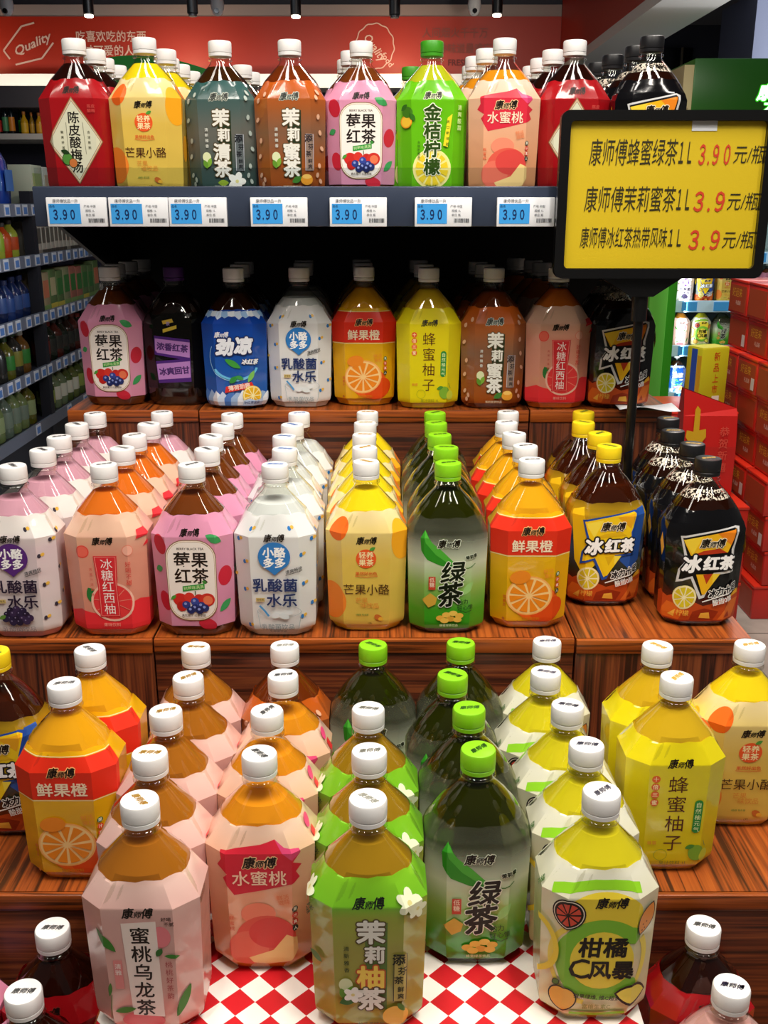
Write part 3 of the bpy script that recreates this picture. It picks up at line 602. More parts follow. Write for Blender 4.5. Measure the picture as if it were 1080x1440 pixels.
KIND['jpomelo'] = jas(film_mat([(0, '#a8b43a', .2), (.02, '#c4c04a', .25), (.08, '#c8c45c', .3), (.112, '#b4c444', .15), (.122, '#7fca2a', 0), (.15, '#8fd62a', 0)], 'jasmine_pomelo_film'), '茉莉柚茶', ('#cc9e22', .4, '#d8b83c'), 'y', 1, ('#b8a85a', '#3a3a22', '#23281a'), 1,
    'jasmine_pomelo_tea_bottle', 'green topped jasmine pomelo tea bottle', flower(33, 124, 10, '#eef4d0') + flower(40, 116, 8, '#eef4d0') + flower(-58, 126, 9, '#eef4d0') + P(ell(22, 18, 11, 10), '#e8b040') + P(leaf(26, 27, 10, 5, -50), '#4a7a2a') + P(leaf(-16, 34, 15, 8, 20), '#2f6a32') + flower(-12, 40, 7) + T('柚子茶饮品', 2, 10.6, 4.2, '#4a5a1a') + T('柚茶', -50, 112, 7, '#2a4a1a', rot=50) + P(leaf(-44, 70, 14, 7, -30), '#3f7a2c'))
KIND['jpomelo']['shape'] = 'A'
KIND['plum'] = dict(name='plum_drink_bottle', look='red sour plum drink bottle', cat='drink bottle', drink=('#2a0c06', .3, '#581c0c'), capink='#5a5a5a', fill=167, span=(9, 146),
    film=film_mat('#b0141c', 'plum_film'),
    art=LOGO(132, 8.2, col='#14100c', line='#8a2a24') + P([(0, 124), (38, 68), (2, 14), (-36, 68)], '#8a6a48') + P([(0, 122), (36.6, 68), (2, 16), (-34.6, 68)], '#d8b898') + P([(0, 119), (34.6, 68), (2, 19), (-32.6, 68)], '#5a5a48') + P([(0, 118.2), (34, 68), (2, 19.8), (-32, 68)], '#d6d6bc')
    + T('陈皮酸梅汤', 1, 98, 15.5, '#17130e', .018, vert=True, step=1.0) + G(stroke([(-9, 92), (-9, 48)], .5), '#6a6a58') + G(stroke([(12, 92), (14, 52)], .5), '#6a6a58')
    + T('酸爽好滋味', -15, 80, 3.6, '#5a5a48', vert=True, step=1.8) + T('古法熬制', 19, 80, 3.6, '#5a5a48', vert=True, step=1.8)
    + P(ell(-11, 46, 7, 8), '#2a3a1a') + P(ell(-11, 46, 6.2, 7.2), '#4f8a3a') + P(ell(-4, 41, 5.6, 6), '#2a3a1a') + P(ell(-4, 41, 5, 5.4), '#c4723a') + P(leaf(-13, 55, 12, 6, -20), '#1f3a1a') + T('陈皮', 24, 112, 5, '#c84a44') + T('酸梅', 24, 106.5, 5, '#c84a44'))
KIND['plumR'] = dict(KIND['plum'])
KIND['kumquat'] = dict(name='kumquat_lemon_drink_bottle', look='lime green kumquat lemon drink bottle', cat='drink bottle', drink=('#c4cc28', .1, '#c4cc34'), cap='#3f9a1e', capink='#1c4a12', fill=167, span=(8, 146),
    film=film_mat('#6ecb16', 'lime_film'),
    art=LOGO(127, 8.6, line='#e8f2c8') + citrus_wheel(0, 34, 26, '#f2ec9a', '#f0e68a', '#e8cc2c', 12) + T('金桔柠檬', 0, 106, 22, '#2c4a10', .03, vert=True, step=1.05, line='#f4f8dc', lw=.05)
    + P(ell(-35, 94, 9, 8), '#e89a1c') + P(ell(-35, 94, 7.5, 6.6), '#f4c83a') + P(ell(-33, 106, 8, 7), '#3f7a1a') + P(leaf(-38, 112, 12, 6, 40), '#2f6a1a') + P(leaf(-26, 100, 12, 7, -50), '#2f6a1a')
    + P([(19, 99), (25, 104), (20, 62), (14, 64)], '#f0dc2c') + T('爽口新体验', 19.5, 94, 4.4, '#3a6a1a', vert=True, step=1.6) + T('金桔柠檬茶', -17, 68, 3.4, '#2c5a10', vert=True, step=1.4)
    + T('清爽酸甜', 36, 112, 7, '#d8f0a0', vert=True, step=1.2) + T('果味饮料', 0, 12, 4, '#3a6a10'))
KIND['blue'] = dict(name='cool_iced_tea_bottle', look='blue label iced tea bottle', cat='drink bottle', drink=('#3a1c0c', .4, '#6a3a18'), capink='#5a5a5a', fill=163, span=(4, 141),
    film=film_mat([(0, '#3a6ab8', 0), (.03, '#1f66c4', 0), (.14, '#1440a8', 0)], 'blue_film', rough=.18),
    art=sum([P([(s-7, 139), (s+5, 140), (s+7, 133), (s, 128 + (i % 3)*2), (s-6, 133)], ['#c8daf0', '#8fb8e4', '#e4eef8'][i % 3]) for i, s in enumerate(range(-56, 60, 11))], [])
    + sum([P([(s-8, 5), (s+7, 5), (s+8, 17 + (i*7) % 9), (s+1, 24 + (i*5) % 6), (s-7, 16)], ['#c8d8ec', '#4a78c0', '#9ab8dc', '#e4ecf4'][i % 4]) for i, s in enumerate(range(-60, 62, 10))], [])
    + G(ring2(0, 74, 36, 37.2, 150, 330, k=.9), '#8fd0f0') + G(ring2(2, 66, 30, 34, 200, 345, k=.7), '#6ac0e8') + P(leaf(-2, 66, 26, 9, -30), '#3f9a3a') + P(leaf(24, 48, 20, 7, 60), '#7ac05a')
    + T('劲', -13, 90, 25, '#e9eef4', .06, shear=.16, line='#1a2a5a', lw=.07) + T('凉', 13, 92, 25, '#e9eef4', .06, shear=.16, line='#1a2a5a', lw=.07) + T('冰红茶', 22, 69, 8, '#e9eef4', .04, shear=.3, line='#1a2a5a', lw=.08) + LOGO(107, 7, x=-16, col='#e0e6ee')
    + P([(-15, 24), (28, 32), (24, 40), (-13, 33)], '#d8342c') + T('薄荷劲爽', 6, 33, 8, '#f4d8c8', .03, rot=10) + P(leaf(-2, 43, 15, 8, 40), '#2f8a3a') + P(leaf(7, 46, 12, 6, -20), '#3f9a4a')
    + citrus_wheel(25, 20, 14.5, '#f0d040', '#f6ecb0', '#e8b41c', 9) + P([(10, 5), (42, 5), (42, 15), (30, 13), (20, 16), (12, 13)], '#b8cce6') + T('冰红茶饮品', 24, 10, 5, '#2a4a8a'))
def ptext(z, s): return T(s, -1, z, 9, '#4a2a6a', .05, rot=-6 if z > 75 else 4)
KIND['purple'] = dict(name='purple_cap_tea_bottle', look='dark tea bottle with purple cap', cat='drink bottle', shape='B', drink=('#2a1408', .5, '#6a3416'), cap='#4a1f6a', capink='#2a1040', fill=160, span=(26, 134),
    film=film_mat([(0, '#1c120a', .55), (.05, '#12100c', .3), (.14, '#16140e', .45)], 'smoke_film', rough=.14),
    art=P([(-28, 103), (24, 97), (24, 66), (-30, 76)], '#4a2478') + P([(-27, 99), (24, 93), (23, 71), (-28, 79)], '#b884c8') + P([(-28, 66), (24, 70), (24, 36), (-26, 34)], '#4a2478') + P([(-27, 62), (23, 66), (23, 42), (-26, 39)], '#b884c8')
    + T('浓香红茶', -2, 86, 11.5, '#4a2a6a', .04, rot=-6) + T('冰爽回甘', -1, 52, 11.5, '#4a2a6a', .04, rot=4) + P([(-15, 124), (0, 127), (2, 122), (-13, 119)], '#c8a83a') + P([(-14, 112), (6, 118), (6, 113), (-14, 107)], '#c8b03a') + T('茶', -6, 120, 6, '#9a8ad0'))
KIND['pinkdrink'] = dict(name='peach_oolong_tea_bottle', look='pink milky drink bottle', cat='drink bottle', drink=('#efb6b4', .1), capink='#6a5a8a', fill=164, shape='B',
    film=film_mat('#f0c0c0', 'pale_pink_film'), art=LOGO(118, 8))
KIND['plumledge'] = dict(KIND['plum'])
for _k in KIND:
    src = {'lactic_grape2': 'lactic_grape', 'green2': 'green', 'plumR': 'plum', 'plumledge': 'plum'}.get(_k)
    if src and 'meshes' in KIND[src]: KIND[_k]['meshes'] = KIND[src]['meshes']; KIND[_k]['foam'] = None
    elif _k not in ('lactic_grape2', 'green2', 'plumR', 'plumledge'): build_kind(KIND[_k])

# ---------------------------------------------------------------- the shop
RED = '#aa2408'
def tile_floor():
    m, t, n, l, b = nt_new('grey_stone_tile')
    tc = n.new('ShaderNodeTexCoord'); no = n.new('ShaderNodeTexNoise'); no.inputs['Scale'].default_value = 3; no.inputs['Detail'].default_value = 6
    r = n.new('ShaderNodeValToRGB'); r.color_ramp.elements[0].color = lin('#8a857c'); r.color_ramp.elements[0].position = .35; r.color_ramp.elements[1].color = lin('#c2bcb0'); r.color_ramp.elements[1].position = .65
    br = n.new('ShaderNodeTexBrick'); br.offset = 0; br.inputs['Scale'].default_value = 1; br.inputs['Brick Width'].default_value = .8; br.inputs['Row Height'].default_value = .8; br.inputs['Mortar Size'].default_value = .003
    br.inputs['Mortar'].default_value = lin('#5c5852')
    l.new(tc.outputs['Object'], no.inputs['Vector']); l.new(tc.outputs['Object'], br.inputs['Vector']); l.new(no.outputs['Fac'], r.inputs[0])
    l.new(r.outputs[0], br.inputs['Color1']); l.new(r.outputs[0], br.inputs['Color2']); l.new(br.outputs['Color'], b.inputs['Base Color']); b.inputs['Roughness'].default_value = .25
    return m
structure(box('floor', -6, 6, -3, 9, -.05, 0, tile_floor()))
structure(box('ceiling', -6, 6, -1, 9, 2.98, 3.03, mat('#5f6470', .9)))
YB = 8.2
bm = bmesh.new(); add_box(bm, -6, 6, YB, YB + .1, 0, 2.98); wall = structure(link('wall_back', to_mesh(bm, 'wall_back'), mat('#3a3c48', .8)))
structure(box('trim_1', -5.5, 1.33, YB - .05, YB - .001, 2.791, 2.872, mat('#9a8c88', .7)))
banner = box('banner_panel', -5.5, 1.33, YB - .06, YB - .001, 2.366, 2.79, mat(RED, .45)); banner['kind'] = 'structure'; banner.name = 'wall_banner'
corn = structure(box('trim_2', -5.5, 1.33, YB - .32, YB - .001, 2.27, 2.365, mat('#e4dcd2', .6)))
structure(box('wall_soffit', 1.33, 1.40, 2.0, YB - .07, 2.42, 2.979, mat(RED, .45)))
structure(box('trim_3', 1.30, 1.62, 2.0, YB - .01, 2.36, 2.418, mat('#d9d4cc', .6)))
structure(box('ceiling_low', 1.642, 5, 2.0, YB - .01, 2.74, 2.80, mat('#77757a', .8)))
structure(box('wall_soffit_inner', 1.601, 1.64, 2.0, YB - .07, 2.419, 2.979, mat('#77757a', .8)))
structure(box('wall_column', 2.36, 3.2, 6.9, 7.6, 0, 2.738, mat('#5d6274', .7)))
win = structure(box('window_1', 1.35, 2.34, YB - .04, YB - .002, 1.7, 2.58, mat('#07080c', .15)))
for i in range(5):
    box('window_mullion', 1.45 + i*.2, 1.462 + i*.2, YB - .06, YB - .04, 1.7, 2.58, mat('#6d6450', .5), win)
# banner writing
def flat_text(name, s, x, y, z, h, m, parent=None, bold=.012, shear=0, sx=1.0, rot=0, left=False, depth=0.0):
    co, fs0 = text_mesh(s, 0, shear); a = rad(rot); V = []; fs = []
    for k, (dx, dz) in enumerate(shifts(bold)):
        q = (co + np.array([dx, dz]))*h*np.array([sx, 1])
        if left: q[:, 0] -= co[:, 0].min()*h*sx
        n0 = len(V)
        V += [(x + u*math.cos(a) - w*math.sin(a), y - k*h*.0008, z + u*math.sin(a) + w*math.cos(a)) for u, w in q]
        fs += [tuple(n0 + i for i in f) for f in fs0]
    me = bpy.data.meshes.new(name); me.from_pydata(V, [], fs); me.update()
    bm = bmesh.new(); bm.from_mesh(me)
    for f in bm.faces:
        if f.normal.y > 0: f.normal_flip()
    bm.to_mesh(me); bm.free()
    return link(name, me, m, parent)
def px(u, v, Y):
    a = (u-540)/F; b = (720-v)/F; d = (a, math.cos(PITCH) + b*math.sin(PITCH), -math.sin(PITCH) + b*math.cos(PITCH)); t = Y/d[1]
    return d[0]*t, CAMZ + d[2]*t
PW = mat('#d9b8a8', .6); PD = mat('#6a140e', .6)
yb = YB - .066
def btext(s, u, v, h, m, **k):
    x, z = px(u, v, yb); return flat_text('banner_lettering', s, x, yb, z, h, m, banner, **k)
btext('吃喜欢吃的东西', 156, 51, .082, PW, sx=.93); btext('过可爱的人生', 160, 71, .080, PW, sx=.95); btext('SNACKS', 176, 90, .06, PD, bold=.03)
btext('Quality', 44, 62, .085, PW, bold=.02, shear=.3, rot=22, sx=1.2)
btext('人间烟火千千万', 640, 46, .075, mat('#8a4238', .6), sx=.95); btext('这种味道最难忘', 648, 68, .075, mat('#8a4238', .6), sx=.9); btext('FRESH', 645, 88, .06, PD, bold=.03)
btext('Quality', 527, 66, .085, PW, bold=.015, shear=.2, rot=-52, sx=.85); btext('food', 545, 84, .06, PW, rot=-52)
def bline(pts, w, name='banner_emblem', closed=False):
    q = [px(u, v, yb) for u, v in pts]
    if closed: q += [q[0]]
    me = bpy.data.meshes.new(name); V = []; Fc = []
    for (x0, z0), (x1, z1) in zip(q, q[1:]):
        d = math.hypot(x1-x0, z1-z0) or 1; nx, nz = -(z1-z0)/d*w/2, (x1-x0)/d*w/2; k = len(V)
        V += [(x0-nx, yb, z0-nz), (x1-nx, yb, z1-nz), (x1+nx, yb, z1+nz), (x0+nx, yb, z0+nz)]; Fc.append((k, k+1, k+2, k+3))
    me.from_pydata(V, [], Fc); return link(name, me, PW, banner)
bline([(48, 32), (30, 37), (5, 71), (14, 83)], .012); bline([(75, 60), (59, 82), (22, 91)], .012)
bline([(x, z) for x, z in [(527 + (27 + .8*math.sin(12*t))*math.cos(t), 65 + (32 + .8*math.sin(12*t))*math.sin(t)) for t in np.linspace(0, 6.283, 60)]], .008)
# wash of the banner: wall washers behind the cornice and track lamps
for x in (-3.2, -1.5, .1):
    spot('banner_wash_light', (x, YB - .5, 2.42), (x, YB, 2.55), 5, (1, .62, .35), 150, 1, .05)
area('cornice_strip_light', (-2.2, YB - .5, 2.31), (-2.2, YB - .3, 2.31), 5.5, .03, 7, (1, .93, .82))
# track lamps and camera domes
BLK = mat('#101012', .4)
def track_lamp(u, vbot, lit, Y, label, lean=0):
    x, z = px(u, vbot, Y); r = .032
    o = empty('track_lamp', (x, Y, z), label, 'lamp', 'track lamps under the ceiling')
    lathe('housing', [(r*.8, .0), (r, .005), (r, .2), (r*.6, .21), (.008, .212), (.008, 2.978 - z)], BLK, o, 20)
    lathe('bulb', [(r*.78, -.012), (r*.78, .004)], mat('#fff2d8', .4, emit=14 if lit else 0, name='bulb_glow') if lit else mat('#3a3a3c', .3), o, 20)
    if lit: spot('track_spot_light', (x, Y, z - .03), (x, YB + .4, 1.9), 18, (1, .85, .65), 100, .9, .03)
track_lamp(125, 21, True, 6.6, 'black track lamp with lit bulb at the far left')
track_lamp(271, 20, False, 6.4, 'black unlit track lamp second from left')
track_lamp(416, 22, True, 6.5, 'black track lamp with lit bulb at the middle')
track_lamp(555, 22, False, 6.3, 'black unlit track lamp right of the middle')
track_lamp(699, 20, True, 6.5, 'black track lamp with lit bulb at the far right')
for u, lb in ((10, 'white dome camera at the left end of the ceiling'), (306, 'white dome camera between two lamps on the left'), (667, 'white dome camera beside the right lamp')):
    x, z = px(u, 14, 7.4)
    o = empty('dome_camera', (x, 7.4, z), lb, 'security camera', 'dome cameras under the ceiling')
    lathe('camera_mount', [(.042, .0), (.046, .03), (.042, .06), (.018, .07), (.02, 2.978 - z)], mat('#b9bbc2', .5), o, 20)
    bm = bmesh.new(); bmesh.ops.create_uvsphere(bm, u_segments=20, v_segments=10, radius=.040); link('camera_dome', to_mesh(bm, 'camera_dome', 1), mat('#c4c8d0', .25), o)
    lathe('camera_lens', [(.0, -.012), (.016, -.01), (.016, .012)], mat('#101218', .1), o, 14).matrix_local = Matrix.Translation((0, -.038, -.012)) @ Matrix.Rotation(rad(90), 4, 'X')

# far wall shelving behind the left aisle
far = empty('wall_shelving', (-3.2, YB - .2, 0), 'white shelving along the far wall under the red banner', 'shelf')
for nm, z0, z1, y0 in (('shelf_board', 1.895, 1.935, -.42), ('shelf_board', 1.36, 1.40, -.42), ('shelf_board', .8, .84, -.42), ('shelf_board', .2, .24, -.42)):
    box(nm, -2.2, 2.4, y0 + .0, .13, z0, z1, mat('#cfcdca', .5), far)
box('back_panel', -2.2, 2.4, .135, .15, .1, 2.2, mat('#20243a', .7), far)
box('canopy', -2.2, 2.4, -.3, .13, 2.12, 2.265, mat('#4c4a52', .7), far)
def small_bottle(name, x, y, z, h, r, cb, cc, cl, label, group, cat='bottle', parent=None):
    o = empty(name, (x, y, z), label, cat, group)
    lathe('bottle_body', [(r*.9, 0), (r, .01), (r, h*.55), (r*.9, h*.62), (r*.4, h*.78), (r*.36, h*.88)], mat(cb, .15), o, 16)
    lathe('label', [(r*1.01, h*.12), (r*1.015, h*.13), (r*1.015, h*.5), (r*1.01, h*.51)], mat(cl, .4), o, 16)
    lathe('cap', [(r*.44, h*.86), (r*.46, h*.87), (r*.46, h*.99), (r*.4, h)], mat(cc, .4), o, 14)
    return o
ys = YB - .42
for u, h, r, cb, cc, cl, lb, dy in ((0, .20, .022, '#14100c', '#c8d0d0', '#c83028', 'dark sauce bottle with red and white label, leftmost on the far shelf', 0),
    (9.5, .245, .0225, '#101820', '#8a1a22', '#4f9a6a', 'dark sauce bottle with teal label and red cap on the far shelf', 0),
    (18.3, .245, .0225, '#101820', '#a01c24', '#e08a28', 'dark sauce bottle with green and orange label and red cap on the far shelf', 0),
    (27, .21, .018, '#0e1a10', '#101810', '#2f9a2a', 'thin dark bottle with green label on the far shelf', .06),
    (36, .165, .027, '#c89a1c', '#b8702a', '#e0b42c', 'yellow jar bottle with cork coloured cap, left of its trio on the far shelf', 0),
    (44.5, .16, .019, '#8a6a1a', '#b8702a', '#b8902c', 'narrow amber bottle between the two yellow jars on the far shelf', .03),
    (57, .155, .026, '#c8901c', '#a86428', '#e0a42c', 'yellow jar bottle with cork coloured cap beside the plum drink on the far shelf', 0)):
    x, z = px(u, 190, ys); small_bottle('sauce_bottle', x, ys + dy, 1.9352, h, r, cb, cc, cl, lb, 'sauce bottles on the far wall shelf')
for i in range(5):
    x, z = px(40 + i*8, 235, ys); small_bottle('sauce_bottle', x, ys + .1, 1.4002, .26, .019, '#1a1a16', '#8a8a86', '#4a4a3c', 'short dark bottle %s from left on the lower far shelf' % ('first', 'second', 'third', 'fourth', 'fifth')[i], 'short bottles on the lower far shelf')

# left aisle gondola with its goods (front faces +X)
GX = -2.0
gon = empty('aisle_shelving', (GX, 6.0, 0), 'dark grey supermarket shelving along the left aisle', 'shelf')
DG = mat('#23252e', .5); RAIL = mat('#6f7686', .3); TAGB = mat('#5b86c8', .4); TAGW = mat('#d8dde6', .4)
LV = [.235, .535, .84, 1.165, 1.44]
for z in LV: box('shelf_board', -.45, 0, -1.9, 1.25, z - .03, z - .002, DG, gon)
for z in LV: box('price_rail', .001, .012, -1.9, 1.25, z - .055, z + .012, RAIL, gon)
for y in (-1.9, -.62, -.17, .62, 1.23): box('upright_post', -.45, -.40, y, y + .045, 0, 1.95 if y < 0 else 1.7, DG, gon)
box('upright_post', -.05, .011, -.19, -.13, 0, 1.52, DG, gon); 
box('back_panel', -.47, -.452, -1.9, 1.25, 0, 1.7, mat('#181a22', .7), gon)
box('kick_board', -.03, 0, -1.9, 1.25, 0, .18, DG, gon)
rng = random.Random(3)
for k, z in enumerate(LV):
    y = -1.15
    while y < 1.2:
        if k == 0 and rng.random() < .6: y += .22; continue
        bm = bmesh.new(); add_box(bm, .0125, .016, y, y + .075, z - .05, z + .008, 0); add_box(bm, .0162, .0166, y + .01, y + .065, z - .043, z - .006, 1)
        link('price_tag', to_mesh(bm, 'price_tag'), [TAGW, TAGB], gon); y += .11 + rng.random()*.06
ORD = ['first', 'second', 'third', 'fourth', 'fifth', 'sixth', 'seventh', 'eighth', 'ninth', 'tenth', 'eleventh', 'twelfth', 'thirteenth', 'fourteenth', 'fifteenth', 'sixteenth']
_pm = {}
def product(kind, x, y, z, w, h, c1, c2, c3, lb, grp):
    """goods on the side aisle: carton / pouch / bottle, each with its own panel or cap"""
    r = w*.46
    if kind == 'bottle':
        o = empty('drink_bottle', (x, y, z), lb, 'bottle', grp)
        lathe('bottle_body', [(r*.9, 0), (r, .012), (r, h*.62), (r*.85, h*.7), (r*.4, h*.84), (r*.36, h*.9)], mat(c1, .2), o, 14)
        lathe('label', [(r*1.01, h*.22), (r*1.02, h*.23), (r*1.02, h*.55), (r*1.01, h*.56)], mat(c2, .4), o, 14)
        lathe('cap', [(r*.42, h*.88), (r*.45, h*.89), (r*.45, h*.99), (r*.4, h)], mat(c3, .4), o, 12)
    elif kind == 'pouch':
        o = empty('snack_pouch', (x, y, z), lb, 'snack pouch', grp)
        bm = bmesh.new(); n = 8
        R = []
        for k, (zz, d) in enumerate(((0, .05), (.02, .06), (h*.4, .07), (h*.75, .05), (h*.92, .012), (h, .004))):
            R.append([bm.verts.new((d*math.cos(t)*.9, w*.48*math.copysign(abs(math.sin(t))**.6, math.sin(t)), zz)) for t in np.linspace(0, 2*math.pi, 16, endpoint=False)])
        for a, b in zip(R, R[1:]):
            for i in range(16): bm.faces.new((a[i], a[(i+1) % 16], b[(i+1) % 16], b[i]))
        bm.faces.new(R[0][::-1]); bm.faces.new(R[-1])
        link('pouch_body', to_mesh(bm, 'pouch_body', .6), mat(c1, .25, coat=.3), o)
        box('printed_panel', .066, .071, -w*.3, w*.3, h*.25, h*.6, mat(c2, .3), o)
        box('seal_strip', -.006, .008, -w*.45, w*.45, h*.93, h*1.02, mat(c3, .3), o)
    else:
        o = empty('drink_carton', (x, y, z), lb, 'carton', grp)
        box('carton_body', -.08, .05, -w*.485, w*.485, 0, h, mat(c1, .5), o, .003)
        box('printed_panel', .0502, .052, -w*.36, w*.36, h*.35, h*.8, mat(c2, .5), o)
        box('base_stripe', .0502, .0515, -w*.48, w*.48, h*.03, h*.16, mat(c3, .5), o)
    return o
plan = [
    (4, 'top', [('pouch', -1.05, -.19, .17, .30, ['#1a3aa8', '#1c3f9a', '#20449f'], ['#7a4a6a', '#4f7ac0', '#a83a44'], ['#2a4ab8', '#b8c8e0'])
              , ('carton', -.08, 1.2, .20, .22, ['#c9cdbc', '#bfc6ae', '#d4d6c8'], ['#7fa83a', '#c8b89a', '#a8b878'], ['#a86a5a', '#d8d4c0'])]),
    (3, 'second', [('bottle', -1.05, -.22, .105, .20, ['#a8a8a0', '#b84a1c', '#9aa83a', '#c8c8c4'], ['#c8c4bc', '#b8481c', '#8aa82c'], ['#d8d8d4', '#3a3a3a'])
              , ('carton', -.08, 1.2, .075, .2, ['#b8b4a8', '#a8a498', '#c0bcae'], ['#6a665c', '#8a8478', '#5a564e'], ['#8a8478', '#4a463e'])]),
    (2, 'third', [('bottle', -1.05, -.22, .115, .23, ['#182a5a', '#14224a', '#20366c'], ['#2a4a8a', '#1a2a5a', '#34508a'], ['#1a2a5a', '#3a5a9a'])
              , ('carton', -.08, 1.2, .13, .23, ['#5f7a4a', '#8a8f6a', '#a89a78', '#a86a5a'], ['#3a7a3a', '#b8b48a', '#c87a5a'], ['#c8b84a', '#7a9a5a'])]),
    (1, 'fourth', [('bottle', -1.05, -.22, .12, .24, ['#5a5a1c', '#2a2a26', '#2a5a2a', '#6a4a1c'], ['#7a7a2c', '#1a1a18', '#2f7a2f'], ['#c8c8c0', '#1a3a1a'])
              , ('bottle', -.08, 1.2, .12, .23, ['#2a1a14', '#4a2018', '#1c241a'], ['#6a2a22', '#2a2a26', '#3a4a2a'], ['#2a2a2a', '#8a2a22'])]),
    (0, 'lowest', [('bottle', -1.05, -.22, .12, .25, ['#6a7a4a', '#8a3a1c', '#5a6a5a', '#9a4a20', '#5a5a1a'], ['#8a9a6a', '#a8501c', '#6a7a6a'], ['#d8d8d4', '#b8b8b4'])
              , ('bottle', -.08, 1.2, .12, .24, ['#4a5a2a', '#6a7a5a', '#5f6a3a'], ['#8a9a4a', '#c8c8b8'], ['#d8d8d4', '#4a5a2a'])]),
]
for lev, nm, rows in plan:
    for side, (kind, y0, y1, w, h, A, B_, C_) in zip(('near', 'far'), rows):
        i = 0; y = y0 + w/2
        while y + w/2 < y1:
            lb = '%s, %s from the near end of the %s bay, %s left aisle shelf' % (dict(pouch='blue snack pouch', carton='upright carton', bottle='drink bottle')[kind], ORD[i % 16], side, nm)
            product(kind, GX - (.075 if kind != 'carton' else .06), 6.0 + y, LV[lev] - .0015, w, h*(.94 + .1*rng.random()), rng.choice(A), rng.choice(B_), rng.choice(C_), lb, '%s goods on the %s left aisle shelf' % (side, nm))
            y += w*1.03; i += 1

# ---------------------------------------------------------------- green drinks cooler
GR = mat('#2f8a12', .35); GRD = mat('#1c5a0a', .4)
FX, FY = 1.50, 5.35
fr = empty('drinks_cooler', (FX, FY, 0), 'green framed drinks cooler with lit sign behind the red cartons', 'cooler')
box('side_panel', .0, .05, -.03, .7, .0, 1.86, GR, fr); box('side_panel', 1.25, 1.30, -.03, .7, 0, 1.86, GR, fr)
box('door_frame', -.10, -.002, -.06, .1, .0, 1.86, mat('#5aa83a', .3), fr, .008)
box('back_panel', .05, 1.25, .66, .7, 0, 1.86, mat('#b8c8d0', .5), fr)
box('base', .05, 1.25, -.05, .66, 0, .40, GRD, fr); box('base_rail', .0501, 1.2499, -.07, -.0501, .36, .40, mat('#3fa01c', .35), fr)
sg = box('light_sign', .02, 1.30, -.10, .7, 1.865, 2.13, mat('#1a5a0a', .4, emit=.16), fr, .006)
box('sign_edge', -.03, .018, -.105, .7, 1.80, 2.10, mat('#c8b884', .5), sg)
LG = mat('#e8fff0', .4, emit=1.3); LGG = mat('#3ae01c', .4, emit=.6)
for bold, m_, dy in ((.10, LGG, -.1006), (.035, LG, -.1012)):
    flat_text('sign_lettering', '康师傅', .455, dy, 1.975, .078, m_, sg, bold=bold, shear=.2)
    flat_text('sign_lettering', '不一样', .475, dy, 1.90, .065, m_, sg, bold=bold)
CL = [.456, .712, .948, 1.20]
for z in CL[1:]:
    box('shelf_board', .051, 1.249, .02, .655, z - .025, z - .002, mat('#9fb4bc', .4), fr)
for z in CL[1:] + [CL[0]]:
    box('price_rail', .0515, 1.2485, -.002, .012, z - .05, z + .01, mat('#bfe0ec', .35), fr)
    for q in range(5): box('price_tag', .09 + q*.17, .17 + q*.17, -.008, -.0025, z - .042, z + .004, mat('#3f9ad8', .4), fr)
box('shelf_board', .051, 1.249, .02, .655, .43, .454, mat('#9fb4bc', .4), fr)
lt = bpy.data.lights.new('cooler_strip_light', 'AREA'); lt.shape = 'RECTANGLE'; lt.size = 1.1; lt.size_y = .06; lt.energy = 3; lt.color = (.82, .95, 1)
o = bpy.data.objects.new('cooler_strip_light', lt); C.objects.link(o); o.location = (FX + .65, FY + .03, 1.82); o.rotation_euler = (rad(-25), 0, 0)
lt = bpy.data.lights.new('cooler_strip_light', 'AREA'); lt.shape = 'RECTANGLE'; lt.size = .04; lt.size_y = 1.3; lt.energy = 2; lt.color = (.82, .95, 1)
o = bpy.data.objects.new('cooler_strip_light', lt); C.objects.link(o); o.location = (FX + .10, FY + .0, 1.0); o.rotation_euler = (rad(90), 0, rad(-30))

def place_bottle(kind, x, y, z, lb, grp=None, rz=0.0, sc=1.0):
    K = KIND[kind]; sh, lq, la, (cp, ring) = K['meshes']
    o = bpy.data.objects.new(K['name'], None); C.objects.link(o); o.location = (x, y, z); o.rotation_euler = (0, 0, rz); o.empty_display_size = .02
    o.scale = sc if isinstance(sc, tuple) else (sc, sc, sc)
    tag(o, lb, K['cat'], grp)
    for nm, me in (('bottle_body', sh), ('drink', lq), ('label', la), ('cap', cp)):
        c = bpy.data.objects.new(nm, me); C.objects.link(c); c.parent = o
        if nm == 'cap':
            c.rotation_euler = (0, 0, rng.uniform(-1.0, 1.0))
            g = bpy.data.objects.new('tamper_ring', ring); C.objects.link(g); g.parent = c
    if K.get('foam'):
        c = bpy.data.objects.new('foam', K['foam']); C.objects.link(c); c.parent = o
    return o
for row, z, items in (('upper', CL[2], ['lactic_grape', 'icetea', 'mango', 'green', 'berry']), ('middle', CL[1], ['oolong', 'citrus', 'green', 'kumquat', 'peach']), ('lower', CL[0] , ['blue', 'lactic', 'jclear', 'green'])):
    for i, k in enumerate(items):
        place_bottle(k, FX + .112 + i*.112, FY + .075, z - .0015, '%s on the %s shelf of the green cooler' % (KIND[k]['look'], row), 'drink bottles in the cooler', sc=1.06)

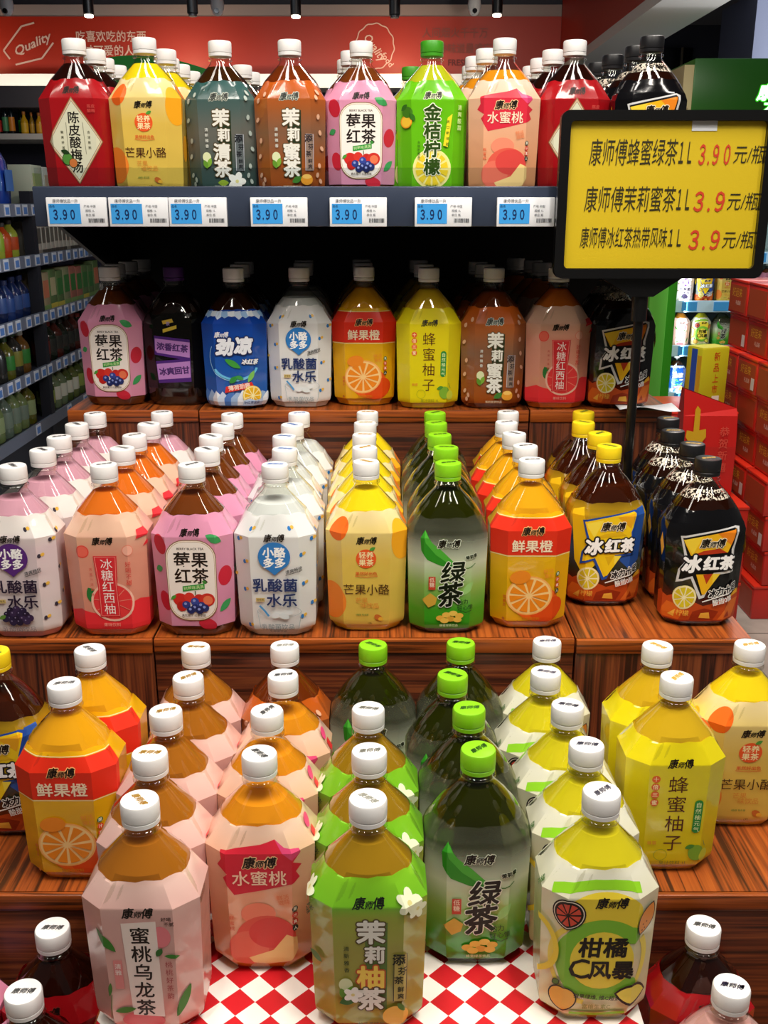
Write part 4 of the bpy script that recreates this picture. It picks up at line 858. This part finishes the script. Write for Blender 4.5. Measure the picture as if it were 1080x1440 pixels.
# ---------------------------------------------------------------- red gift cartons, bag and yellow carton
RC = mat('#c42214', .4, coat=.25); RC2 = mat('#d02c18', .35, coat=.3); GOLD = mat('#d8a028', .4); PALE = mat('#e8c8b8', .5)
def carton(x0, y0, z0, w, d, h, lb, txt=True, qr=False):
    o = empty('gift_carton', (x0 + w/2, y0 + d/2, z0), lb, 'carton', 'stacked red gift cartons')
    box('carton_body', -w/2 + .002, w/2 - .002, -d/2 + .002, d/2 - .002, .0005, h - .012, RC, o, .004)
    box('carton_lid', -w/2, w/2, -d/2, d/2, h - .0118, h - .0008, RC2, o, .003)
    box('printed_panel', -w/2 + .0008, -w/2 + .0015, -d/2 + .014, d/2 - .014, h*.08, h*.82, mat('#a03c1a', .5), o)
    if txt:
        for s, yy, zz, hh, m_ in (('好运来', -.01, h*.62, .036, GOLD), ('礼品装', .01, h*.33, .018, PALE)):
            co, fs = text_mesh(s, .03, 0); me = bpy.data.meshes.new('lettering')
            me.from_pydata([(-w/2 + .0006, -(q[0]*hh + yy + .0), zz + q[1]*hh) for q in co], [], fs); link('lettering', me, m_, o)
    if qr: box('sticker', -w/2 + .0002, -w/2 + .0007, -d/2 + .018, -d/2 + .048, h*.12, h*.45, mat('#cfc8c0', .5), o)
    return o
BX = 1.345; bh = .131
for r_ in range(9):
    for c_ in range(3):
        carton(BX + .012*((r_*5 + c_*3) % 3) - .006, 3.32 + c_*.207, r_*bh, .36, .203, bh - .001, 'red gift carton in the %s stack, %s layer from the floor' % (('near', 'middle', 'rear')[c_], ORD[r_]), txt=(r_ + c_) % 3 != 0, qr=(r_*2 + c_) % 3 == 1)
for r_ in range(6):
    carton(.985, 3.62, r_*.1185, .34, .32, .1175, 'red gift carton in the low stack under the yellow carton, %s layer from the floor' % ORD[r_], txt=r_ > 3)
for r_ in range(4):
    carton(.955, 3.02, r_*bh, .22, .34, bh - .001, 'red gift carton in the front stack under the red bag, %s layer from the floor' % ORD[r_], txt=r_ > 2)
yc = empty('cookie_carton', (1.215, 3.70, 6*.1185), 'yellow-green upright carton standing on the red cartons', 'carton')
yc.rotation_euler = (0, 0, rad(20)); yc.scale = (.8, .8, 1.02)
box('carton_body', -.075, .075, -.055, .055, .0005, .225, mat('#b8b01c', .4), yc, .002)
box('printed_stripe', -.0765, -.0752, -.02, .02, .004, .221, mat('#2a4aa0', .4), yc); box('printed_stripe', -.0765, -.0752, -.054, -.024, .02, .2, mat('#c8981c', .4), yc)
box('top_flap', -.073, .073, -.053, .053, .2252, .2285, mat('#d8d23a', .4), yc)
for i, ch in enumerate('新品上市'): flat_text('lettering', ch, .01, -.0558, .195 - i*.04, .034, mat('#b83a14', .4), yc)
box('sticker', .0, .04, -.0562, -.0553, .012, .05, mat('#d8d0c0', .5), yc)
def paper_bag():
    o = empty('gift_bag', (1.062, 3.18, 4*bh), 'red paper gift bag with a golden gourd shape', 'bag')
    w, d, h = .088, .045, .335
    bm = bmesh.new(); R = []
    for z, dd in ((0, 1), (h*.5, .98), (h*.8, .7), (h, .35)):
        R.append([bm.verts.new(p) for p in ((-w, -d*dd, z), (w, -d*dd, z), (w*1.0, d*dd, z), (-w*1.0, d*dd, z))])
    R[-1][0].co.z += .02; R[-1][1].co.z -= .045; R[-1][2].co.z -= .045; R[-1][3].co.z += .02
    for a, b in zip(R, R[1:]):
        for i in range(4): bm.faces.new((a[i], a[(i+1) % 4], b[(i+1) % 4], b[i]))
    bm.faces.new(R[0][::-1]); bmesh.ops.translate(bm, verts=bm.verts, vec=(0, 0, .0006))
    link('bag_body', to_mesh(bm, 'bag_body'), mat('#c01a16', .35, coat=.2), o)
    q = [(-.115, .02), (-.075, .02), (-.062, .05), (-.07, .08), (-.055, .1), (-.058, .13), (-.085, .125), (-.087, .2), (-.1, .215), (-.108, .2), (-.108, .12), (-.135, .125), (-.138, .1), (-.122, .08), (-.13, .05)]
    me = bpy.data.meshes.new('gold_print'); me.from_pydata([(a, -d*1.02 - .001, b + .04) for a, b in [(u_*.8 + .03, v_*.9) for u_, v_ in [(s_, w_ + .08) for s_, w_ in q]]], [], [tuple(range(len(q)))]); link('gold_print', me, mat('#d8a81c', .35), o)
    for i, ch in enumerate('恭贺新禧'): flat_text('lettering', ch, .045, -d - .002, .22 - i*.04, .034, mat('#d84a3a', .5), o)
paper_bag()
# green arched promotion board of another display
ab = empty('promotion_board', (-.80, 3.9, 0), 'green arched promotion board seen behind the top shelf bottles', 'sign')
q = [(-.20, 1.3), (.30, 1.3), (.30, 1.865)] + [(.30 - .5*t, 1.865 + .10*math.sin(math.pi*min(1, t*.62 + .0))) for t in np.linspace(0, 1, 14)]
bm = bmesh.new(); vs = [bm.verts.new((a, 0, b)) for a, b in q]; f = bm.faces.new(vs); r = bmesh.ops.extrude_face_region(bm, geom=[f]); bmesh.ops.translate(bm, verts=[v for v in r['geom'] if isinstance(v, bmesh.types.BMVert)], vec=(0, .03, 0))
link('board_panel', to_mesh(bm, 'board_panel'), mat('#0f7a24', .4), ab)
box('board_stand', -.15, .25, .0, .03, 0, 1.299, mat('#8a1414', .5), ab)
flat_text('board_lettering', '新品', .26, -.002, 1.79, .07, mat('#e8e8e4', .4), ab, bold=.03)
box('side_card', .305, .55, -.012, -.002, 1.45, 1.79, mat('#a81a1a', .4), ab)

# ---------------------------------------------------------------- the display steps
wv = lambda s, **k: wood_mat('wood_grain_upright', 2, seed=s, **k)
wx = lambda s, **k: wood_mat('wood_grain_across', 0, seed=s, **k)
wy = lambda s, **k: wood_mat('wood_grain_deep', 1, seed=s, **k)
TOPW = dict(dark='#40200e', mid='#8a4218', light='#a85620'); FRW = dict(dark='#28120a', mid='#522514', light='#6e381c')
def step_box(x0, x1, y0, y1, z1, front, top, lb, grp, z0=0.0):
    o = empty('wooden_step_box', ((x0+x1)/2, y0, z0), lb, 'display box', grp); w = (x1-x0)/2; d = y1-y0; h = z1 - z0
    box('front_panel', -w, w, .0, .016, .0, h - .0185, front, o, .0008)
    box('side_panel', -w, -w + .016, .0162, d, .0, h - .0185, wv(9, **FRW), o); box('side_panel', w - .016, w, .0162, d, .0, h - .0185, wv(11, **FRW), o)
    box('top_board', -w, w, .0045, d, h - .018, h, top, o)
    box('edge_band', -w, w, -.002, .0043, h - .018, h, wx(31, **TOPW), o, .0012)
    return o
G3, G2, G1 = 'wooden boxes of the middle step', 'wooden boxes of the shaded step', 'wooden boxes of the low step'
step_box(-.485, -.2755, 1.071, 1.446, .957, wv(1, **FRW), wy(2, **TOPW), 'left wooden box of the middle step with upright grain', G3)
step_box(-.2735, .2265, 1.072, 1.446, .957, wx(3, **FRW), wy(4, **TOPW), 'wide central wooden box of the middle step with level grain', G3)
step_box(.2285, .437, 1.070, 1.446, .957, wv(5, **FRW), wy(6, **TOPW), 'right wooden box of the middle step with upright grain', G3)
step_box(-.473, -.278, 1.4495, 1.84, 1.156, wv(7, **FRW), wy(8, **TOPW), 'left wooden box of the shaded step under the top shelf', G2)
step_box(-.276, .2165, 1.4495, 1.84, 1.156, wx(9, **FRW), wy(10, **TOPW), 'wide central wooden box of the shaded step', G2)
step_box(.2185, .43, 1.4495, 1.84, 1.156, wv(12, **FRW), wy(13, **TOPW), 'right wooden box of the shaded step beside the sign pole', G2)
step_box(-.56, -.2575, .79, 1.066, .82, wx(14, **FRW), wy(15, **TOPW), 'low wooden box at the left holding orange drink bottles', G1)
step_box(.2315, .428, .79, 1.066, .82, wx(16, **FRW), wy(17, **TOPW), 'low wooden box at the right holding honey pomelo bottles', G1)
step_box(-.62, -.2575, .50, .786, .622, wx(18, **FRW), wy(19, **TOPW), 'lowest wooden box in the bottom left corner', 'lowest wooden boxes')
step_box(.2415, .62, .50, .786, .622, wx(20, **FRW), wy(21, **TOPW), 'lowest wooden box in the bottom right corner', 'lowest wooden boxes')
# table and checked cloth
tb = empty('display_table', (-.012, .82, 0), 'low wooden table under the red and white checked cloth', 'table')
box('tabletop', -.234, .232, -.20, .222, .758, .7857, wx(22, **TOPW), tb)
for sx in (-1, 1):
    for yy in (-.19, .17): box('leg', -.001 + sx*.2 - .02, -.001 + sx*.2 + .02, yy, yy + .04, 0, .7578, wv(23, **FRW), tb)
def cloth_mat():
    m, t, n, l, b = nt_new('checked_cloth')
    tc = n.new('ShaderNodeTexCoord'); mp = n.new('ShaderNodeMapping'); mp.inputs['Rotation'].default_value = (0, 0, rad(45)); mp.inputs['Location'].default_value = (.003, .004, .013)
    ck = n.new('ShaderNodeTexChecker'); ck.inputs['Scale'].default_value = 1/.0215
    ck.inputs['Color1'].default_value = lin('#c4101c'); ck.inputs['Color2'].default_value = lin('#f3ece4')
    l.new(tc.outputs['UV'], mp.inputs[0]); l.new(mp.outputs[0], ck.inputs['Vector']); l.new(ck.outputs['Color'], b.inputs['Base Color']); b.inputs['Roughness'].default_value = .45
    return m
def cloth():
    """top and hanging flaps in one sheet, uv = metres along the sheet"""
    x0, x1, y0, y1, zt = -.238, .226, -.205, .222, .7877
    bm = bmesh.new(); uvl = bm.loops.layers.uv.new('UVMap')
    us = list(np.linspace(-.12, 0, 7)) + list(np.linspace(0, x1-x0, 24)[1:]) + list(np.linspace(x1-x0, x1-x0+.10, 6)[1:])
    vsl = list(np.linspace(-.14, 0, 8)) + list(np.linspace(0, y1-y0, 22)[1:])
    g = {}
    for i, u in enumerate(us):
        for j, v in enumerate(vsl):
            x = min(max(x0 + u, x0), x1); y = max(y0 + v, y0); dz = 0; ox = oy = 0
            if u < 0: dz -= -u; ox = u*.12
            if u > x1-x0: dz -= (u-(x1-x0)); ox = (u-(x1-x0))*.12
            if v < 0: dz = min(dz, v); oy = v*.15 + .004*math.sin(u*60)*(-v/.14)
            g[i, j] = bm.verts.new((x + ox, y + oy, zt + dz))
    for i in range(len(us)-1):
        for j in range(len(vsl)-1):
            if us[i] < -1e-6 and vsl[j] >= -.005 + .0: 
                if y0 + vsl[j+1] > -.04: continue
            if us[i] >= x1-x0-1e-6 and y0 + vsl[j+1] > -.04: continue
            f = bm.faces.new((g[i, j], g[i+1, j], g[i+1, j+1], g[i, j+1])); f.smooth = True
            for lp, (a, b) in zip(f.loops, ((i, j), (i+1, j), (i+1, j+1), (i, j+1))): lp[uvl].uv = (us[a], vsl[b])
            if us[i] >= x1-x0-1e-6:
                k = (us[i] - (x1-x0))/.10; f.material_index = 2 if k < .15 else 1 if k < .35 else 3 if k < .55 else 1 if k < .75 else 2
    me = bpy.data.meshes.new('tablecloth'); bm.to_mesh(me); bm.free()
    o = link('tablecloth', me, [cloth_mat(), mat('#e8b81c', .6), mat('#f0ece4', .6), mat('#2a4aa8', .6)])
    o.location = (-.012 + .006, .82, 0)
    tag(o, 'red and white checked tablecloth with striped hem under the front bottles', 'tablecloth')
    sd = o.modifiers.new('thickness', 'SOLIDIFY'); sd.thickness = .0006; sd.offset = -1
cloth()

# ---------------------------------------------------------------- upper shelf unit
su = empty('display_shelving', (0, 1.865, 0), 'black shelving unit carrying the top shelf of bottles', 'shelf')
SB = mat('#16181f', .45); SR = mat('#3c4558', .25, .3)
box('back_panel', -.52, .452, .0, .02, 0, 1.50, mat('#0d0e12', .6), su)
for sx in (-.50, .43): box('upright_post', sx - .02, sx + .02, .021, .07, 0, 1.52, SB, su)
box('shelf_board', -.463, .46, -.486, -.001, 1.44, 1.4615, SB, su)
for x in (-.460, .448):
    bm = bmesh.new(); a = [bm.verts.new((x, y, z)) for y, z in ((-.001, 1.439), (-.44, 1.439), (-.44, 1.425), (-.12, 1.33), (-.001, 1.29))]; f = bm.faces.new(a)
    r = bmesh.ops.extrude_face_region(bm, geom=[f]); bmesh.ops.translate(bm, verts=[v for v in r['geom'] if isinstance(v, bmesh.types.BMVert)], vec=(.006, 0, 0))
    link('bracket', to_mesh(bm, 'bracket'), SB, su)
rl = box('price_rail', -.464, .46, -.500, -.4868, 1.4212, 1.4725, SR, su, .002)
box('clear_front_lip', -.463, .459, -.4868, -.4850, 1.473, 1.496, clear_plastic('#eef2f4', 'acrylic', 1.0), su)
def price_tag(u0, u1, lb):
    Y = 1.3645; z0, z1 = 1.4215, 1.4585
    x0, _ = px(u0, 297, Y); x1, _ = px(u1, 297, Y)
    o = empty('price_tag', ((x0+x1)/2, Y, z0), lb, 'price tag', 'electronic price tags on the shelf edge'); w = (x1-x0)/2; h = z1 - z0
    box('case', -w, w, -.0072, -.0002, 0, h, mat('#e4e6ea', .35), o, .001)
    m = -.0076
    box('screen', -w + .003, w*.13, m, -.0073, h*.10, h*.78, mat('#3f9ae0', .25), o)
    flat_text('price_lettering', '３.９０', -w*.42, m - .0002, h*.42, h*.44, mat('#0c2a5a', .4), o, sx=.62, bold=.028)
    flat_text('price_lettering', '康师傅饮品一升', -w*.35, m - .0002, h*.88, h*.13, mat('#3a3e48', .4), o, bold=0)
    flat_text('price_lettering', '品名', -w*.8, m - .0002, h*.70, h*.10, mat('#123a6a', .4), o, bold=0)
    for k, s in enumerate(('产地 中国', '规格 1L', '单位 瓶')): flat_text('price_lettering', s, w*.45, m - .0002, h*(.70 - .15*k), h*.10, mat('#4a4e58', .4), o, bold=0)
    bm = bmesh.new(); rr = random.Random(5); x = w*.38
    while x < w*.92:
        t = rr.uniform(.0004, .0011); add_box(bm, x, x + t, m, -.0073, h*.14, h*.28); x += t + rr.uniform(.0004, .001)
    link('barcode', to_mesh(bm, 'barcode'), mat('#20242c', .5), o)
for (a, b), lb in zip(((68, 152), (155, 238), (239, 320), (353, 433), (464, 544), (583, 663), (698, 779)),
    ('under the plum drink at the left end', 'under the mango drink', 'under the jasmine tea', 'under the orange-brown jasmine honey tea', 'under the pink berry tea', 'under the lime green kumquat lemon drink', 'under the white-peach drink beside the yellow sign')):
    price_tag(a, b, 'white price tag with blue screen ' + lb)

# ---------------------------------------------------------------- yellow price sign on a pole
PX, PY = .345, 1.352
sn = empty('price_sign', (PX, PY, .957), 'black framed yellow price sign on a thin black pole', 'sign')
BK = mat('#0b0b0c', .28, coat=.3)
lathe('pole', [(.0065, .0055), (.0065, .379)], BK, sn, 20)
lathe('pole_foot', [(.007, .0004), (.007, .005)], BK, sn, 20)
lathe('pole_collar', [(.0105, .342), (.0105, .381)], BK, sn, 20)
bm = bmesh.new(); a = [bm.verts.new((x, -.013, z)) for x, z in ((-.055, .399), (.05, .399), (.014, .375), (-.014, .375))]; f = bm.faces.new(a); r = bmesh.ops.extrude_face_region(bm, geom=[f]); bmesh.ops.translate(bm, verts=[v for v in r['geom'] if isinstance(v, bmesh.types.BMVert)], vec=(0, .02, 0))
link('bracket', to_mesh(bm, 'bracket'), BK, sn)
sx0, sx1, sz0, sz1 = .2235 - PX, .4975 - PX, 1.3565 - .957, 1.5630 - .957
def frame_ring():
    bm = bmesh.new(); n = 7
    o_ = rrect(sx0, sz0, sx1, sz1, .011, n); i_ = rrect(sx0 + .0125, sz0 + .0125, sx1 - .0125, sz1 - .0125, .006, n); N = len(o_)
    V = [[bm.verts.new((x, y, z)) for x, z in q] for q in (o_, i_) for y in (-.022, -.009)]
    of, ob, jf, jb = V
    for k in range(N):
        k2 = (k+1) % N
        for q in ((of[k], of[k2], jf[k2], jf[k]), (ob[k2], ob[k], jb[k], jb[k2]), (of[k2], of[k], ob[k], ob[k2]), (jf[k], jf[k2], jb[k2], jb[k])): bm.faces.new(q)
    es = [e for e in bm.edges if all(v in of or v in jf for v in e.verts) and len(e.link_faces) == 2 and abs(e.calc_face_angle(0)) > 1]
    bmesh.ops.bevel(bm, geom=es, offset=.0022, segments=2, affect='EDGES')
    return to_mesh(bm, 'sign_frame', .5)
link('sign_frame', frame_ring(), BK, sn)
box('back_plate', sx0 + .004, sx1 - .004, -.0135, -.0092, sz0 + .004, sz1 - .004, mat('#151516', .5), sn)
YP = mat('#c8ac06', .55, bump=.05)
pp = box('price_sheet', sx0 + .0128, sx1 - .0128, -.0150, -.0138, sz0 + .0128, sz1 - .0128, YP, sn)
YS = PY - .0156
def sign_line(u0, u1, v, h, s, m, shear=.0, bold=.0):
    x0, z = px(u0, v, YS); x1, _ = px(u1, v, YS)
    co, fs = text_mesh(s, bold, shear); wd = co[:, 0].max() - co[:, 0].min()
    flat_text('sheet_lettering', s, x0 - PX, -.0156, z - .957, h, m, pp, bold=bold, shear=shear, sx=(x1 - x0)/(wd*h), left=True)
INK = mat('#2a2408', .5); REDI = mat('#c0381c', .5)
for v, a, nm, ua, pr, ub, uc, h in ((214, (829, 973), '康师傅蜂蜜绿茶', (983, 1027), '３.９０', (1032, 1077), '元/瓶', .0345), (280, (822, 970), '康师傅茉莉蜜茶', (976, 1019), '３.９', (1023, 1068), '元/瓶', .034), (334, (816, 958), '康师傅冰红茶热带风味', (969, 1012), '３.９', (1016, 1061), '元/瓶', .0285)):
    sign_line(a[0], a[1] - 20, v, h, nm, INK, .12, .004); sign_line(a[1] - 18, a[1], v, h, '１Ｌ', INK, .12, .012); sign_line(ua[0], ua[1], v + 3, .032, pr, REDI, .1, .018); sign_line(ub[0], ub[1], v + 3, .024, uc, INK, .1, 0)
x, z = px(991, 178, YS); box('tape_patch', x - PX - .016, x - PX + .016, -.0157, -.0151, z - .957 - .005, z - .957 + .007, mat('#d8dce0', .4), pp)
# white sheet of paper curling over the shaded step's edge
def paper():
    bm = bmesh.new(); g = {}
    for i in range(13):
        for j in range(5):
            t = i/12; s = j/4
            g[i, j] = bm.verts.new((-.045 + .09*t, -.018 + .05*s, .0008 + .004*(1 + math.sin(t*5 + s*2)) * (1 - s*.6) + (.010*(t-.6)**2 if t > .6 else 0)))
    for i in range(12):
        for j in range(4): bm.faces.new((g[i, j], g[i+1, j], g[i+1, j+1], g[i, j+1])).smooth = True
    o = link('paper_sheet', to_mesh(bm, 'paper_sheet', 1), mat('#e8ecf0', .5)); o.location = (.392, 1.4465, 1.1562)
    tag(o, 'curled white paper slip at the edge of the shaded step', 'paper')
    sd = o.modifiers.new('thickness', 'SOLIDIFY'); sd.thickness = .0004
paper()

# ---------------------------------------------------------------- every bottle of the display
TZ = dict(top=1.4618, second=1.1564, third=.9574, wood=.8202, cloth=.7884, ledge=.6222)
SC = dict(top=(1.03, 1, 1), second=(1.03, 1, 1.0345), third=(1.03, 1, 1.0345), wood=(1.03, 1, 1), cloth=(1.03, 1, 1.0345), ledge=(1.03, 1, 1))
TN = dict(top='top shelf', second='shaded step', third='middle step', wood='low wooden box', cloth='checked cloth', ledge='lowest box')
PLACE = [
    ('third', 'lactic_grape', [(-0.43, 1.104), (-0.421, 1.181), (-0.423, 1.252), (-0.423, 1.329), (-0.418, 1.401)]),
    ('third', 'grapefruit', [(-0.326, 1.109), (-0.325, 1.19), (-0.327, 1.261), (-0.324, 1.331)]),
    ('third', 'lactic_grape2', [(-0.323, 1.409)]),
    ('third', 'berry', [(-0.224, 1.109), (-0.219, 1.185), (-0.226, 1.257), (-0.222, 1.327), (-0.219, 1.397)]),
    ('third', 'lactic', [(-0.127, 1.109), (-0.123, 1.185), (-0.13, 1.255), (-0.126, 1.326), (-0.123, 1.403)]),
    ('third', 'mango', [(-0.021, 1.123), (-0.024, 1.193), (-0.026, 1.265), (-0.026, 1.338), (-0.024, 1.411)]),
    ('third', 'green', [(0.075, 1.117), (0.077, 1.194), (0.073, 1.265), (0.072, 1.337), (0.074, 1.407)]),
    ('third', 'orange', [(0.175, 1.131), (0.177, 1.202), (0.172, 1.272), (0.17, 1.342), (0.181, 1.413)]),
    ('third', 'icetea', [(0.282, 1.201), (0.285, 1.272), (0.277, 1.342), (0.291, 1.413)]),
    ('third', 'black', [(0.386, 1.138), (0.39, 1.213), (0.386, 1.288), (0.402, 1.368)]),
    ('wood', 'icetea', [(-0.396, 0.911)]),
    ('wood', 'orange', [(-0.303, 0.841), (-0.3, 0.916)]),
    ('cloth', 'oolong', [(-0.197, 0.688), (-0.205, 0.759), (-0.207, 0.834), (-0.199, 0.904), (-0.204, 0.974)]),
    ('cloth', 'peach', [(-0.109, 0.758), (-0.111, 0.834), (-0.103, 0.908)]),
    ('cloth', 'jhoney', [(-0.108, 0.978)]),
    ('cloth', 'jpomelo', [(-0.013, 0.69), (-0.013, 0.762), (-0.015, 0.838)]),
    ('cloth', 'green2', [(-0.012, 0.98)]),
    ('cloth', 'green', [(0.083, 0.765), (0.081, 0.839), (0.07, 0.909), (0.084, 0.985)]),
    ('cloth', 'citrus', [(0.178, 0.7), (0.18, 0.773), (0.176, 0.845), (0.166, 0.915), (0.179, 0.989)]),
    ('wood', 'pomelo', [(0.281, 0.854), (0.281, 0.924)]),
    ('wood', 'mango', [(0.377, 0.927)]),
    ('second', 'berry', [(-0.411, 1.514), (-0.422, 1.59), (-0.419, 1.66), (-0.414, 1.73)]),
    ('second', 'purple', [(-0.315, 1.514)]),
    ('second', 'blue', [(-0.222, 1.49), (-0.225, 1.583), (-0.229, 1.658)]),
    ('second', 'lactic', [(-0.126, 1.498), (-0.129, 1.62), (-0.134, 1.699)]),
    ('second', 'orange', [(-0.03, 1.514), (-0.034, 1.62), (-0.038, 1.72)]),
    ('second', 'pomelo', [(0.066, 1.49), (0.062, 1.584), (0.058, 1.699)]),
    ('second', 'jhoney', [(0.162, 1.49), (0.158, 1.583), (0.154, 1.658)]),
    ('second', 'grapefruit', [(0.258, 1.49), (0.254, 1.63), (0.25, 1.7), (0.23, 1.771)]),
    ('second', 'black', [(0.354, 1.49), (0.353, 1.583)]),
    ('top', 'plum', [(-0.414, 1.44), (-0.413, 1.535), (-0.424, 1.625), (-0.425, 1.704)]),
    ('top', 'mango', [(-0.318, 1.432), (-0.312, 1.535), (-0.325, 1.623), (-0.322, 1.693), (-0.321, 1.779)]),
    ('top', 'jclear', [(-0.222, 1.458), (-0.225, 1.7), (-0.223, 1.788)]),
    ('top', 'jhoney', [(-0.127, 1.449)]),
    ('top', 'berry', [(-0.031, 1.462), (-0.047, 1.549), (-0.056, 1.636)]),
    ('top', 'kumquat', [(0.065, 1.458), (0.044, 1.721)]),
    ('top', 'peach', [(0.161, 1.438), (0.146, 1.528), (0.137, 1.606), (0.14, 1.708)]),
    ('top', 'plumR', [(0.257, 1.452), (0.242, 1.538), (0.237, 1.625), (0.237, 1.713)]),
    ('top', 'black', [(0.352, 1.418), (0.352, 1.502), (0.338, 1.587), (0.333, 1.671)]),
]
PLACE += [('ledge', 'plum', [(-.303, .745)]), ('ledge', 'plumledge', [(-.303, .669)]), ('ledge', 'berry', [(-.402, .735)]), ('ledge', 'plumR', [(.293, .748)]), ('ledge', 'pinkdrink', [(.294, .675)])]
POS = {1: [''], 2: ['front', 'rear'], 3: ['front', 'middle', 'rearmost'], 4: ['front', 'second from front', 'third from front', 'rearmost'], 5: ['front', 'second from front', 'third from front', 'fourth from front', 'rearmost']}
for tier, kind, pts in PLACE:
    K = KIND[kind]
    for i, (x, y) in enumerate(pts):
        n = len(pts); lk = K['look']; at = TN[tier]
        if tier == 'ledge':
            lb = {'plum': 'dark red plum drink bottle below the left wooden box, farther of two', 'plumledge': 'dark red plum drink bottle in the bottom left corner, nearest there', 'berry': 'pink berry black tea bottle cut off at the bottom left edge', 'plumR': 'dark red plum drink bottle beside the citrus bottle at bottom right', 'pinkdrink': 'pink milky drink bottle in the bottom right corner'}[kind]
        elif kind == 'lactic_grape2': lb = 'pink grape lactic drink bottle behind the salmon grapefruit bottles on the middle step'
        elif kind == 'green2': lb = 'lime capped green tea bottle behind the jasmine pomelo bottles on the cloth'
        elif kind in ('plum', 'plumR') and tier == 'top': lb = '%s red sour plum drink bottle in the %s plum column, top shelf' % (POS[n][i], 'left' if kind == 'plum' else 'right')
        elif n == 1: lb = 'the only %s on the %s' % (lk, at)
        else: lb = '%s, %s of its column, %s' % (lk, POS[n][i], at)
        place_bottle(kind, x, y, TZ[tier], lb, ('%ss on the %s' % (lk, at)) if n > 1 else None, rng.uniform(-.012, .012), SC[tier])
